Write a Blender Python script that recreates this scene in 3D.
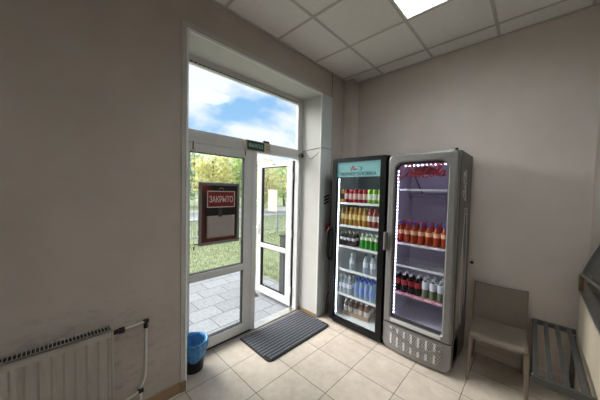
import bpy, bmesh, math, random
import numpy as np
from mathutils import Vector, Matrix
random.seed(7); rng = np.random.default_rng(7)
S = bpy.context.scene
for o in list(bpy.data.objects): bpy.data.objects.remove(o)
COL = S.collection

# ------------------------------------------------------------------ camera
FPX, YAW, PITCH, ROLL, EYE = 244.5652, -.7644, .0364, .0232, 1.653
_w = Vector((math.sin(YAW)*math.cos(PITCH), math.cos(YAW)*math.cos(PITCH), -math.sin(PITCH)))
_r = Vector((math.cos(YAW), -math.sin(YAW), 0)); _u = _r.cross(_w)
_c, _s = math.cos(ROLL), math.sin(ROLL)
R_, U_ = _c*_r + _s*_u, -_s*_r + _c*_u
cam = bpy.data.cameras.new('camera'); cam_o = bpy.data.objects.new('camera', cam); COL.objects.link(cam_o)
cam.sensor_fit = 'HORIZONTAL'; cam.sensor_width = 36; cam.lens = FPX/600*36; cam.clip_start = .02; cam.clip_end = 400
M = Matrix(((R_.x, U_.x, -_w.x, 0), (R_.y, U_.y, -_w.y, 0), (R_.z, U_.z, -_w.z, EYE), (0, 0, 0, 1)))
cam_o.matrix_world = M
S.camera = cam_o
S.view_settings.view_transform = 'Standard'; S.view_settings.look = 'None'
S.view_settings.gamma = 1; S.view_settings.use_curve_mapping = False
S.view_settings.exposure = 0.97

# ------------------------------------------------------------------ sky
SKY_STRENGTH = 0.75
def build_world():
    W = bpy.data.worlds.new('sky'); S.world = W; W.use_nodes = True
    nt = W.node_tree; N = nt.nodes; L = nt.links; N.clear()
    out = N.new('ShaderNodeOutputWorld'); bg = N.new('ShaderNodeBackground'); L.new(bg.outputs[0], out.inputs[0])
    tc = N.new('ShaderNodeTexCoord'); sep = N.new('ShaderNodeSeparateXYZ'); L.new(tc.outputs['Generated'], sep.inputs[0])
    def mth(op, a, b=None):
        n = N.new('ShaderNodeMath'); n.operation = op
        for i, v in enumerate((a, b)):
            if v is None: continue
            if isinstance(v, (int, float)): n.inputs[i].default_value = v
            else: L.new(v, n.inputs[i])
        return n.outputs[0]
    zz = mth('ADD', mth('MAXIMUM', sep.outputs[2], 0.0), .22)
    cx, cy = mth('DIVIDE', sep.outputs[0], zz), mth('DIVIDE', sep.outputs[1], zz)
    cmb = N.new('ShaderNodeCombineXYZ'); L.new(cx, cmb.inputs[0]); L.new(cy, cmb.inputs[1]); cmb.inputs[2].default_value = 7.9
    nz = N.new('ShaderNodeTexNoise'); nz.inputs['Scale'].default_value = 1.15; nz.inputs['Detail'].default_value = 9
    nz.inputs['Roughness'].default_value = .56; nz.inputs['Distortion'].default_value = .35
    L.new(cmb.outputs[0], nz.inputs['Vector'])
    rp = N.new('ShaderNodeValToRGB'); L.new(nz.outputs[0], rp.inputs[0])
    rp.color_ramp.elements[0].position = .40; rp.color_ramp.elements[1].position = .54
    rp.color_ramp.elements[0].color = (0, 0, 0, 1); rp.color_ramp.elements[1].color = (1, 1, 1, 1)
    g = N.new('ShaderNodeValToRGB'); L.new(sep.outputs[2], g.inputs[0])
    g.color_ramp.elements[0].position = 0.0; g.color_ramp.elements[0].color = (.50, .65, .78, 1)
    g.color_ramp.elements[1].position = .55; g.color_ramp.elements[1].color = (.15, .36, .66, 1)
    e = g.color_ramp.elements.new(.22); e.color = (.28, .48, .73, 1)
    mx = N.new('ShaderNodeMix'); mx.data_type = 'RGBA'
    L.new(rp.outputs[0], mx.inputs[0]); L.new(g.outputs[0], mx.inputs[6]); mx.inputs[7].default_value = (.74, .77, .81, 1)
    L.new(mx.outputs[2], bg.inputs[0]); bg.inputs[1].default_value = SKY_STRENGTH
build_world()

# ------------------------------------------------------------------ sun (veiled by bright cloud, hence very soft)
sun = bpy.data.lights.new('sun', 'SUN'); sun.energy = 5.2; sun.angle = math.radians(55); sun.color = (1.0, .97, .92)
sun_o = bpy.data.objects.new('sun', sun); COL.objects.link(sun_o)
SUN_DIR = Vector((.80, .34, -.66))       # direction the light travels
sun_o.rotation_euler = SUN_DIR.to_track_quat('-Z', 'Y').to_euler()
sun_o.location = (-8, -2, 9)
TUBE_EMIT = 29.0

# ================================================================== materials
def lin(h):
    h = h.lstrip('#'); v = [int(h[i:i+2], 16)/255 for i in (0, 2, 4)]
    return tuple((c/12.92 if c <= .04045 else ((c+.055)/1.055)**2.4) for c in v) + (1,)
def newmat(name):
    m = bpy.data.materials.new(name); m.use_nodes = True
    nt = m.node_tree; b = nt.nodes['Principled BSDF']
    return m, nt, nt.nodes, nt.links, b
def pm(name, col, rough=.5, metal=0, var=.06, scale=12, bump=0, bscale=60, spec=.5, coat=0, emit=None, estr=0, stretch=None):
    m, nt, N, L, b = newmat(name)
    c = lin(col) if isinstance(col, str) else col
    tc = N.new('ShaderNodeTexCoord'); src = tc.outputs['Object']
    if stretch:
        mp = N.new('ShaderNodeMapping'); mp.inputs['Scale'].default_value = stretch; L.new(src, mp.inputs[0]); src = mp.outputs[0]
    nz = N.new('ShaderNodeTexNoise'); nz.inputs['Scale'].default_value = scale; nz.inputs['Detail'].default_value = 5; L.new(src, nz.inputs['Vector'])
    rp = N.new('ShaderNodeValToRGB'); L.new(nz.outputs[0], rp.inputs[0])
    rp.color_ramp.elements[0].position = .3; rp.color_ramp.elements[1].position = .7
    rp.color_ramp.elements[0].color = tuple(max(0, x*(1-var)) for x in c[:3]) + (1,)
    rp.color_ramp.elements[1].color = tuple(min(1, x*(1+var)) for x in c[:3]) + (1,)
    L.new(rp.outputs[0], b.inputs['Base Color'])
    b.inputs['Roughness'].default_value = rough; b.inputs['Metallic'].default_value = metal
    b.inputs['Specular IOR Level'].default_value = spec; b.inputs['Coat Weight'].default_value = coat
    if bump:
        n2 = N.new('ShaderNodeTexNoise'); n2.inputs['Scale'].default_value = bscale; n2.inputs['Detail'].default_value = 4; L.new(src, n2.inputs['Vector'])
        bp = N.new('ShaderNodeBump'); bp.inputs['Strength'].default_value = bump; bp.inputs['Distance'].default_value = .01
        L.new(n2.outputs[0], bp.inputs['Height']); L.new(bp.outputs[0], b.inputs['Normal'])
    if emit:
        b.inputs['Emission Color'].default_value = lin(emit); b.inputs['Emission Strength'].default_value = estr
    return m
def glassmat(name, tint=(1, 1, 1, 1), refl=1.0, extra=0.0):
    m, nt, N, L, b = newmat(name); N.remove(b)
    out = [n for n in N if n.type == 'OUTPUT_MATERIAL'][0]
    t = N.new('ShaderNodeBsdfTransparent'); t.inputs[0].default_value = tint
    g = N.new('ShaderNodeBsdfGlossy'); g.inputs['Roughness'].default_value = .02
    ge = N.new('ShaderNodeNewGeometry'); dt = N.new('ShaderNodeVectorMath'); dt.operation = 'DOT_PRODUCT'
    L.new(ge.outputs['Normal'], dt.inputs[0]); L.new(ge.outputs['Incoming'], dt.inputs[1])
    def mth(op, a, b=None, c=None):
        n = N.new('ShaderNodeMath'); n.operation = op
        for i, v in enumerate((a, b, c)):
            if v is None: continue
            if isinstance(v, (int, float)): n.inputs[i].default_value = v
            else: L.new(v, n.inputs[i])
        return n.outputs[0]
    q = mth('POWER', mth('SUBTRACT', 1.0, mth('ABSOLUTE', dt.outputs['Value'])), 5.0)
    mu = mth('MULTIPLY_ADD', mth('MULTIPLY_ADD', q, .96, .04), refl, extra).node
    mx = N.new('ShaderNodeMixShader'); L.new(mu.outputs[0], mx.inputs[0]); L.new(t.outputs[0], mx.inputs[1]); L.new(g.outputs[0], mx.inputs[2])
    L.new(mx.outputs[0], out.inputs[0]); return m
def clearmat(name, col, alpha, rough=.15):
    """thin see-through plastic: part transparent, part glossy body colour"""
    m, nt, N, L, b = newmat(name)
    b.inputs['Base Color'].default_value = lin(col); b.inputs['Roughness'].default_value = rough; b.inputs['Alpha'].default_value = alpha
    return m

def tilemat():
    m, nt, N, L, b = newmat('floor_tile')
    tc = N.new('ShaderNodeTexCoord'); sep = N.new('ShaderNodeSeparateXYZ'); L.new(tc.outputs['Object'], sep.inputs[0])
    def mth(op, a, bb=None, c=None):
        n = N.new('ShaderNodeMath'); n.operation = op
        for i, v in enumerate((a, bb, c)):
            if v is None: continue
            if isinstance(v, (int, float)): n.inputs[i].default_value = v
            else: L.new(v, n.inputs[i])
        return n.outputs[0]
    ux = mth('DIVIDE', mth('SUBTRACT', sep.outputs[0], -1.9724), .4); uy = mth('DIVIDE', mth('SUBTRACT', sep.outputs[1], 1.1751), .4)
    def edge(u):
        f = mth('FRACT', u); return mth('MINIMUM', f, mth('SUBTRACT', 1.0, f))
    d = mth('MINIMUM', edge(ux), edge(uy))
    gr = mth('LESS_THAN', d, .0062)
    cell = N.new('ShaderNodeCombineXYZ'); L.new(mth('FLOOR', ux), cell.inputs[0]); L.new(mth('FLOOR', uy), cell.inputs[1])
    wn = N.new('ShaderNodeTexWhiteNoise'); wn.noise_dimensions = '3D'; L.new(cell.outputs[0], wn.inputs[0])
    nz = N.new('ShaderNodeTexNoise'); nz.inputs['Scale'].default_value = 9; nz.inputs['Detail'].default_value = 8; nz.inputs['Roughness'].default_value = .65
    add = N.new('ShaderNodeVectorMath'); add.operation = 'ADD'; L.new(tc.outputs['Object'], add.inputs[0]); L.new(wn.outputs['Color'], add.inputs[1])
    L.new(add.outputs[0], nz.inputs['Vector'])
    rp = N.new('ShaderNodeValToRGB'); L.new(nz.outputs[0], rp.inputs[0])
    rp.color_ramp.elements[0].position = .3; rp.color_ramp.elements[0].color = lin('#b2a697')
    rp.color_ramp.elements[1].position = .7; rp.color_ramp.elements[1].color = lin('#c8bdb0')
    hv = N.new('ShaderNodeHueSaturation'); L.new(rp.outputs[0], hv.inputs['Color']); L.new(mth('MULTIPLY_ADD', wn.outputs['Value'], .10, .95), hv.inputs['Value'])
    mx = N.new('ShaderNodeMix'); mx.data_type = 'RGBA'; L.new(gr, mx.inputs[0]); L.new(hv.outputs[0], mx.inputs[6]); mx.inputs[7].default_value = lin('#4a3f30')
    L.new(mx.outputs[2], b.inputs['Base Color']); b.inputs['Roughness'].default_value = .42; b.inputs['Specular IOR Level'].default_value = .35
    bp = N.new('ShaderNodeBump'); bp.inputs['Strength'].default_value = .25; bp.inputs['Distance'].default_value = .004
    L.new(mth('SUBTRACT', 1.0, gr), bp.inputs['Height']); L.new(bp.outputs[0], b.inputs['Normal'])
    return m
def pavermat():
    m, nt, N, L, b = newmat('paver')
    tc = N.new('ShaderNodeTexCoord'); mp = N.new('ShaderNodeMapping'); L.new(tc.outputs['Object'], mp.inputs[0])
    mp.inputs['Rotation'].default_value = (0, 0, math.radians(90))
    br = N.new('ShaderNodeTexBrick'); L.new(mp.outputs[0], br.inputs['Vector'])
    br.inputs['Color1'].default_value = lin('#7c7f83'); br.inputs['Color2'].default_value = lin('#8a8c90'); br.inputs['Mortar'].default_value = lin('#5f6063')
    br.inputs['Scale'].default_value = 1; br.inputs['Mortar Size'].default_value = .008; br.inputs['Brick Width'].default_value = .42; br.inputs['Row Height'].default_value = .30
    nz = N.new('ShaderNodeTexNoise'); nz.inputs['Scale'].default_value = 25; nz.inputs['Detail'].default_value = 8; L.new(tc.outputs['Object'], nz.inputs['Vector'])
    mx = N.new('ShaderNodeMix'); mx.data_type = 'RGBA'; mx.blend_type = 'OVERLAY'; mx.inputs[0].default_value = .35
    L.new(br.outputs[0], mx.inputs[6]); L.new(nz.outputs[0], mx.inputs[7]); L.new(mx.outputs[2], b.inputs['Base Color']); b.inputs['Roughness'].default_value = .85
    return m
def wallmat(name='wall_paint', c1='#c9beb5', c2='#d1c6bd'):
    """matt paint with old scuffs low down on the radiator side"""
    m, nt, N, L, b = newmat(name)
    tc = N.new('ShaderNodeTexCoord'); sep = N.new('ShaderNodeSeparateXYZ'); L.new(tc.outputs['Object'], sep.inputs[0])
    nz = N.new('ShaderNodeTexNoise'); nz.inputs['Scale'].default_value = 3; nz.inputs['Detail'].default_value = 6; L.new(tc.outputs['Object'], nz.inputs['Vector'])
    rp = N.new('ShaderNodeValToRGB'); L.new(nz.outputs[0], rp.inputs[0])
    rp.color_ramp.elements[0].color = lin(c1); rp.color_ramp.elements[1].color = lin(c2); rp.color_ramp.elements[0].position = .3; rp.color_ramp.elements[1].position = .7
    mr = N.new('ShaderNodeMapRange'); L.new(sep.outputs[2], mr.inputs[0]); mr.inputs[1].default_value = .70; mr.inputs[2].default_value = 1.02; mr.inputs[3].default_value = 1; mr.inputs[4].default_value = 0
    my = N.new('ShaderNodeMapRange'); L.new(sep.outputs[1], my.inputs[0]); my.inputs[1].default_value = .75; my.inputs[2].default_value = .3; my.inputs[3].default_value = .25; my.inputs[4].default_value = 1
    mp = N.new('ShaderNodeMapping'); L.new(tc.outputs['Object'], mp.inputs[0]); mp.inputs['Scale'].default_value = (4, 5, 14)
    n2 = N.new('ShaderNodeTexNoise'); n2.inputs['Scale'].default_value = 1.6; n2.inputs['Detail'].default_value = 9; n2.inputs['Roughness'].default_value = .7; L.new(mp.outputs[0], n2.inputs['Vector'])
    r2 = N.new('ShaderNodeValToRGB'); L.new(n2.outputs[0], r2.inputs[0]); r2.color_ramp.elements[0].position = .52; r2.color_ramp.elements[1].position = .72
    a = N.new('ShaderNodeMath'); a.operation = 'MULTIPLY'; L.new(mr.outputs[0], a.inputs[0]); L.new(my.outputs[0], a.inputs[1])
    a2 = N.new('ShaderNodeMath'); a2.operation = 'MULTIPLY'; L.new(a.outputs[0], a2.inputs[0]); L.new(r2.outputs[0], a2.inputs[1])
    a3 = N.new('ShaderNodeMath'); a3.operation = 'MULTIPLY'; L.new(a2.outputs[0], a3.inputs[0]); a3.inputs[1].default_value = .6
    mx = N.new('ShaderNodeMix'); mx.data_type = 'RGBA'; L.new(a3.outputs[0], mx.inputs[0]); L.new(rp.outputs[0], mx.inputs[6]); mx.inputs[7].default_value = lin('#6e6154')
    L.new(mx.outputs[2], b.inputs['Base Color']); b.inputs['Roughness'].default_value = .9; b.inputs['Specular IOR Level'].default_value = .2
    return m
def printmat():
    """the print in the poster frame: black with ember-orange flames at the left and right edges"""
    m, nt, N, L, b = newmat('poster_print')
    tc = N.new('ShaderNodeTexCoord'); sep = N.new('ShaderNodeSeparateXYZ'); L.new(tc.outputs['Object'], sep.inputs[0])
    nz = N.new('ShaderNodeTexNoise'); nz.inputs['Scale'].default_value = 6; nz.inputs['Detail'].default_value = 3; L.new(tc.outputs['Object'], nz.inputs['Vector'])
    def mr(src, a, bb):
        n = N.new('ShaderNodeMapRange'); L.new(src, n.inputs[0]); n.inputs[1].default_value = a; n.inputs[2].default_value = bb; return n.outputs[0]
    def mth(op, a, bb):
        n = N.new('ShaderNodeMath'); n.operation = op
        for i, v in enumerate((a, bb)):
            if isinstance(v, (int, float)): n.inputs[i].default_value = v
            else: L.new(v, n.inputs[i])
        return n.outputs[0]
    left = mth('MAXIMUM', mth('MULTIPLY', mr(sep.outputs[1], 1.20, 1.03), mr(sep.outputs[2], 1.50, 1.70)), mth('MULTIPLY', mr(sep.outputs[1], 1.12, 1.03), .55))
    right = mth('MULTIPLY', mr(sep.outputs[1], 1.40, 1.45), mr(sep.outputs[2], 1.36, 1.12))
    low = mth('MULTIPLY', mr(sep.outputs[2], 1.28, 1.12), .5)
    v = mth('MAXIMUM', mth('MAXIMUM', left, right), low)
    v = mth('MULTIPLY', v, mth('MULTIPLY', nz.outputs[0], 1.45))
    rp = N.new('ShaderNodeValToRGB'); L.new(v, rp.inputs[0]); cr = rp.color_ramp
    cr.elements[0].color = lin('#15110f'); cr.elements[0].position = .12; cr.elements[1].color = lin('#f0a850'); cr.elements[1].position = .95
    e = cr.elements.new(.45); e.color = lin('#7a2f18'); e = cr.elements.new(.7); e.color = lin('#c86a2a')
    L.new(rp.outputs[0], b.inputs['Base Color']); b.inputs['Roughness'].default_value = .35
    return m
def leafmat(name, c1, c2):
    m, nt, N, L, b = newmat(name)
    gm = N.new('ShaderNodeNewGeometry'); rp = N.new('ShaderNodeValToRGB'); L.new(gm.outputs['Random Per Island'], rp.inputs[0])
    rp.color_ramp.elements[0].color = lin(c1); rp.color_ramp.elements[1].color = lin(c2)
    L.new(rp.outputs[0], b.inputs['Base Color']); b.inputs['Roughness'].default_value = .7
    tr = N.new('ShaderNodeBsdfTranslucent'); L.new(rp.outputs[0], tr.inputs[0])
    mx = N.new('ShaderNodeMixShader'); mx.inputs[0].default_value = .6
    out = [n for n in N if n.type == 'OUTPUT_MATERIAL'][0]
    L.new(b.outputs[0], mx.inputs[1]); L.new(tr.outputs[0], mx.inputs[2]); L.new(mx.outputs[0], out.inputs[0]); return m
def ledmat(name, emit, strength, axis, pitch, frac):
    m, nt, N, L, b = newmat(name)
    tc = N.new('ShaderNodeTexCoord'); sep = N.new('ShaderNodeSeparateXYZ'); L.new(tc.outputs['Object'], sep.inputs[0])
    v = sep.outputs[axis]
    for op, k in (('DIVIDE', pitch), ('FRACT', None), ('LESS_THAN', frac), ('MULTIPLY', strength)):
        n = N.new('ShaderNodeMath'); n.operation = op; L.new(v, n.inputs[0])
        if k is not None: n.inputs[1].default_value = k
        v = n.outputs[0]
    b.inputs['Base Color'].default_value = lin('#c9ccd2'); b.inputs['Emission Color'].default_value = lin(emit); L.new(v, b.inputs['Emission Strength']); return m
def ventmat():
    """pressed vent panel: rows of dark round holes"""
    m, nt, N, L, b = newmat('vent_panel')
    tc = N.new('ShaderNodeTexCoord'); sep = N.new('ShaderNodeSeparateXYZ'); L.new(tc.outputs['Object'], sep.inputs[0])
    def mth(op, a, bb=None):
        n = N.new('ShaderNodeMath'); n.operation = op
        for i, v in enumerate((a, bb)):
            if v is None: continue
            if isinstance(v, (int, float)): n.inputs[i].default_value = v
            else: L.new(v, n.inputs[i])
        return n.outputs[0]
    row = mth('DIVIDE', sep.outputs[2], .0165); odd = mth('MULTIPLY', mth('FLOOR', row), .5)
    fx = mth('SUBTRACT', mth('FRACT', mth('ADD', mth('DIVIDE', sep.outputs[0], .0205), odd)), .5); fz = mth('SUBTRACT', mth('FRACT', row), .5)
    d = mth('SQRT', mth('ADD', mth('MULTIPLY', fx, fx), mth('MULTIPLY', fz, fz)))
    h = mth('LESS_THAN', d, .40)
    mx = N.new('ShaderNodeMix'); mx.data_type = 'RGBA'; L.new(h, mx.inputs[0]); mx.inputs[6].default_value = lin('#b5b3b1'); mx.inputs[7].default_value = lin('#0b0b0b')
    L.new(mx.outputs[2], b.inputs['Base Color']); b.inputs['Roughness'].default_value = .5; return m

PAINT = wallmat(); PAINT_DIM = wallmat('wall_paint_dimmed', '#b0a59b', '#b8ada3'); TILE = tilemat(); PAVER = pavermat(); PRINT = printmat(); VENT = ventmat()  # door wall gets a darker copy of the wall paint, standing in for shade
CEIL = pm('ceiling_tile', '#eeebe6', .95, var=.03, scale=40, bump=.15, bscale=220, spec=.1)
TBAR = pm('ceiling_bar', '#c4c0ba', .5, var=.04)
REVEAL = pm('reveal_panel', '#c4c2bd', .55, var=.03, scale=5, spec=.3)
CASING = pm('casing_paint', '#b9b6b0', .7, var=.04, scale=6, spec=.3)
CASING_BLUE = pm('casing_grey_blue', '#c9cfd0', .6, var=.04, scale=6, spec=.3)
BASE_BROWN = pm('skirting_tile', '#8a7052', .5, var=.12, scale=8)
PVC = pm('white_pvc', '#cfcfce', .35, var=.02, scale=5)
GASKET = pm('black_gasket', '#191919', .7, var=.05)
ALU = pm('aluminium', '#b6b6b4', .35, .9, var=.05, scale=20)
STEEL = pm('brushed_steel', '#8f9294', .35, .85, var=.12, scale=30, stretch=(1, .1, 1))
GLASS = glassmat('window_glass', (.97, .985, .98, 1), .8)
FGLASS = glassmat('fridge_glass', (.96, .97, .98, 1), .45)
BLACK = pm('black_plastic', '#09090b', .4, var=.05, spec=.3)
BLACKM = pm('black_matt', '#101010', .75, var=.1)
GREY = pm('silver_grey_plastic', '#7f7d7b', .42, .25, var=.05, scale=20, coat=.15)
GREY_D = pm('dark_grey_plastic', '#3c3b3b', .5, var=.05)
GREY_L = pm('light_grey_plastic', '#c5c3c1', .45, var=.03)
SIDE = pm('grey_side_panel', '#6f6b69', .5, var=.05, scale=6)
LINER = pm('white_liner', '#d6dcdd', .5, var=.02)
LINER2 = pm('pale_liner', '#d0cddc', .5, var=.02)
SHELF = pm('white_wire', '#e2e5e6', .4, var=.02)
WHITE = pm('white_plastic', '#ececea', .45, var=.02)
PAPER = pm('paper', '#c9c2bc', .85, var=.04, scale=8)
RED = pm('red_plastic', '#8e1418', .45, var=.05)
LOGO = pm('red_lettering', '#b01225', .5, var=.03)
MAROON = pm('maroon_film', '#4c1522', .5, var=.08)
INK = pm('dark_ink', '#20302f', .6, var=.03)
PALE_INK = pm('pale_print', '#efedeb', .6, var=.03)
GREEN_SIGN = pm('green_sign_face', '#10382b', .35, var=.05)
GREEN_LET = pm('pale_green_lettering', '#a8c8b8', .5, var=.02)
BEIGE = pm('beige_enclosure', '#b7b0a2', .5, var=.04)
TAUPE = pm('taupe_chair_plastic', '#75695c', .5, var=.05, scale=10, bump=.03, bscale=200)
CREAM = pm('cream_laminate', '#c9bda8', .5, var=.06, scale=4)
RUBBER = pm('black_rubber', '#141416', .8, var=.15, scale=30)
RUBBER2 = pm('black_rubber_ribs', '#5e6068', .5, var=.15, scale=60)
BAGBLUE = pm('blue_bag_film', '#4a8fc8', .25, var=.25, scale=22, bump=.6, bscale=38)
BAGBLUE.node_tree.nodes['Principled BSDF'].inputs['Alpha'].default_value = .88
ENAMEL = pm('white_enamel', '#a69f94', .4, var=.03, scale=10)
PIPE = pm('white_pipe', '#c8c2b8', .45, var=.04)
LED = ledmat('led', '#eef4ff', 13, 2, .036, .40)
LED2 = ledmat('led_violet', '#ddd2ff', 10, 2, .036, .36); LED3 = ledmat('led_violet_row', '#ddd2ff', 8, 0, .040, .40)
TUBE = pm('fluorescent_tube', '#ffffff', .4, emit='#f4fbff', estr=TUBE_EMIT)
LOUVRE = pm('mirror_louvre', '#e6eaea', .25, .6, var=.02)
BANNER = pm('teal_backlit_film', '#6f9f9f', .5, var=.15, scale=3, emit='#86bcbc', estr=.16)
GRASS = leafmat('grass_blade', '#6c7d4a', '#a4a97c'); LAWN = pm('lawn_soil', '#7b8463', .95, var=.25, scale=6)
ASPHALT = pm('asphalt', '#a3a4a6', .9, var=.1, scale=6)
LEAF = [leafmat('leaf_yellow_green', '#b0b56c', '#fff4c0'), leafmat('leaf_mid_green', '#97b070', '#e2ecb4'), leafmat('leaf_blue_green', '#86a488', '#cfe0c0')]
BARK = pm('bark', '#5c5347', .9, var=.3, scale=14)
FENCEM = pm('pale_fence_paint', '#9da3a6', .5, var=.05)
CONC = pm('grey_render', '#7f8080', .9, var=.08)
BLD = pm('pale_blue_render', '#b9c8d6', .9, var=.04, scale=1); BLDW = pm('dark_window', '#61707e', .2, var=.05)

# ================================================================== mesh builder
class MB:
    def __init__(s, off=(0, 0, 0)): s.v = []; s.f = []; s.sm = []; s.off = Vector(off)
    def add(s, vs, fs, smooth=False):
        n = len(s.v); s.v += [tuple(Vector(p) - s.off) for p in vs]; s.f += [tuple(i+n for i in f) for f in fs]; s.sm += [smooth]*len(fs); return s
    def box(s, x0, y0, z0, x1, y1, z1):
        v = [(x0,y0,z0),(x1,y0,z0),(x1,y1,z0),(x0,y1,z0),(x0,y0,z1),(x1,y0,z1),(x1,y1,z1),(x0,y1,z1)]
        return s.add(v, [(3,2,1,0),(4,5,6,7),(0,1,5,4),(1,2,6,5),(2,3,7,6),(3,0,4,7)])
    def rbox(s, x0, y0, z0, x1, y1, z1, r=.005):
        """box with chamfered edges"""
        v = []; idx = {}
        for ix, X in enumerate((x0, x1)):
            for iy, Y in enumerate((y0, y1)):
                for iz, Z in enumerate((z0, z1)):
                    sx, sy, sz = (1-2*ix)*r, (1-2*iy)*r, (1-2*iz)*r
                    for k, p in enumerate(((X, Y+sy, Z+sz), (X+sx, Y, Z+sz), (X+sx, Y+sy, Z))):
                        idx[ix, iy, iz, k] = len(v); v.append(p)
        bm = bmesh.new()
        for p in v: bm.verts.new(p)
        bmesh.ops.convex_hull(bm, input=bm.verts); bmesh.ops.dissolve_limit(bm, angle_limit=.01, verts=bm.verts, edges=bm.edges)
        bm.verts.index_update(); vs = [p.co.copy() for p in bm.verts]; fs = [[q.index for q in f.verts] for f in bm.faces]; bm.free()
        return s.add(vs, fs)
    def tube(s, pts, r, n=10, caps=True, smooth=True):
        pts = [Vector(p) for p in pts]; rs = r if isinstance(r, (list, tuple)) else [r]*len(pts); vs = []; fs = []
        ref = None
        for i, p in enumerate(pts):
            t = (pts[min(i+1, len(pts)-1)] - pts[max(i-1, 0)]).normalized()
            if ref is None: ref = Vector((0, 0, 1)) if abs(t.z) < .9 else Vector((1, 0, 0))
            a = t.cross(ref).normalized(); b = t.cross(a).normalized(); ref = -b if False else ref
            for k in range(n):
                q = 2*math.pi*k/n; vs.append(p + rs[i]*(math.cos(q)*a + math.sin(q)*b))
        for i in range(len(pts)-1):
            for k in range(n): fs.append((i*n+k, i*n+(k+1) % n, (i+1)*n+(k+1) % n, (i+1)*n+k))
        s.add(vs, fs, smooth)
        if caps: s.add(vs[:n], [tuple(range(n-1, -1, -1))]); s.add(vs[-n:], [tuple(range(n))])
        return s
    def lathe(s, prof, c=(0, 0, 0), n=16, smooth=True):
        vs = []; fs = []; m = len(prof)
        for r, z in prof:
            for k in range(n):
                q = 2*math.pi*k/n; vs.append((c[0]+r*math.cos(q), c[1]+r*math.sin(q), c[2]+z))
        for i in range(m-1):
            for k in range(n): fs.append((i*n+k, i*n+(k+1) % n, (i+1)*n+(k+1) % n, (i+1)*n+k))
        s.add(vs, fs, smooth)
        if prof[0][0] > 1e-4: s.add(vs[:n], [tuple(range(n-1, -1, -1))])
        if prof[-1][0] > 1e-4: s.add(vs[-n:], [tuple(range(n))])
        return s
    def poly(s, pts, vec):
        """flat polygon extruded along vec"""
        n = len(pts); v = [Vector(p) for p in pts]; v += [p + Vector(vec) for p in v]
        fs = [tuple(range(n-1, -1, -1)), tuple(range(n, 2*n))] + [(i, (i+1) % n, n+(i+1) % n, n+i) for i in range(n)]
        return s.add(v, fs)
    def loops(s, Ls, closed=False, smooth=False):
        """bridge a list of equal-length closed loops"""
        n = len(Ls[0]); vs = [p for l in Ls for p in l]; fs = []
        m = len(Ls)
        for i in range(m if closed else m-1):
            j = (i+1) % m
            for k in range(n): fs.append((i*n+k, i*n+(k+1) % n, j*n+(k+1) % n, j*n+k))
        return s.add(vs, fs, smooth)
    def grid(s, fn, nu, nv, smooth=True):
        vs = [fn(i/nu, j/nv) for i in range(nu+1) for j in range(nv+1)]
        fs = [(i*(nv+1)+j, (i+1)*(nv+1)+j, (i+1)*(nv+1)+j+1, i*(nv+1)+j+1) for i in range(nu) for j in range(nv)]
        return s.add(vs, fs, smooth)
    def xf(s, fn): s.v = [tuple(fn(Vector(p))) for p in s.v]; return s
    def mesh(s, name):
        me = bpy.data.meshes.new(name); me.from_pydata(s.v, [], s.f)
        me.polygons.foreach_set('use_smooth', s.sm); me.validate()
        bm = bmesh.new(); bm.from_mesh(me); bmesh.ops.recalc_face_normals(bm, faces=bm.faces); bm.to_mesh(me); bm.free(); me.update(); return me
    def build(s, name, mat, parent=None, **kw):
        o = bpy.data.objects.new(name, s.mesh(name)); o.data.materials.append(mat); COL.objects.link(o)
        if parent is not None: o.parent = parent
        for k, v in kw.items(): o[k] = v
        return o
def B(x0, y0, z0, x1, y1, z1, off=(0, 0, 0), r=0):
    m = MB(off); return m.rbox(x0, y0, z0, x1, y1, z1, r) if r else m.box(x0, y0, z0, x1, y1, z1)
def empty(name, loc=(0, 0, 0), rz=0):
    o = bpy.data.objects.new(name, None); o.empty_display_size = .1; COL.objects.link(o); o.location = loc; o.rotation_euler = (0, 0, rz); return o
def thing(name, label, cat, loc=(0, 0, 0), rz=0, group=None):
    o = empty(name, loc, rz); return tag(o, label, cat, group)
def tag(o, label, cat, group=None, kind=None):
    o['label'] = label; o['category'] = cat
    if group: o['group'] = group
    if kind: o['kind'] = kind
    return o
def struct(o): o['kind'] = 'structure'; return o
def dup(root, loc, label, group=None, rz=None):
    r = root.copy(); COL.objects.link(r); r.location = loc; r['label'] = label
    if rz is not None: r.rotation_euler = (0, 0, rz)
    if group: r['group'] = group
    for ch in list(root.children):
        c = ch.copy(); COL.objects.link(c); c.parent = r
        for g in ch.children:
            d = g.copy(); COL.objects.link(d); d.parent = c
    return r
def text_mb(txt, w, h, depth, place, off=(0, 0, 0), bold=0):
    """lettering fitted to w x h; place(x, z, d) -> world point"""
    cu = bpy.data.curves.new('lettering', 'FONT'); cu.body = txt; cu.size = 1; cu.extrude = .01; cu.resolution_u = 3; cu.offset = bold
    ob = bpy.data.objects.new('lettering', cu); COL.objects.link(ob)
    dg = bpy.context.evaluated_depsgraph_get(); dg.update(); me = bpy.data.meshes.new_from_object(ob.evaluated_get(dg))
    P = [v.co.copy() for v in me.vertices]; F = [tuple(p.vertices) for p in me.polygons]
    bpy.data.objects.remove(ob); bpy.data.curves.remove(cu); bpy.data.meshes.remove(me)
    x0, x1 = min(p.x for p in P), max(p.x for p in P); y0, y1 = min(p.y for p in P), max(p.y for p in P)
    return MB(off).add([place((p.x-x0)/(x1-x0)*w, (p.y-y0)/(y1-y0)*h, depth if p.z > 0 else 0) for p in P], F)
def spline(pts, n=8):
    pts = [Vector(p) for p in pts]; out = []
    for i in range(len(pts)-1):
        p0, p1, p2, p3 = pts[max(i-1, 0)], pts[i], pts[i+1], pts[min(i+2, len(pts)-1)]
        for k in range(n):
            t = k/n; out.append(.5*((2*p1) + (p2-p0)*t + (2*p0-5*p1+4*p2-p3)*t*t + (3*p1-p0-3*p2+p3)*t**3))
    return out + [pts[-1]]
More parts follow.
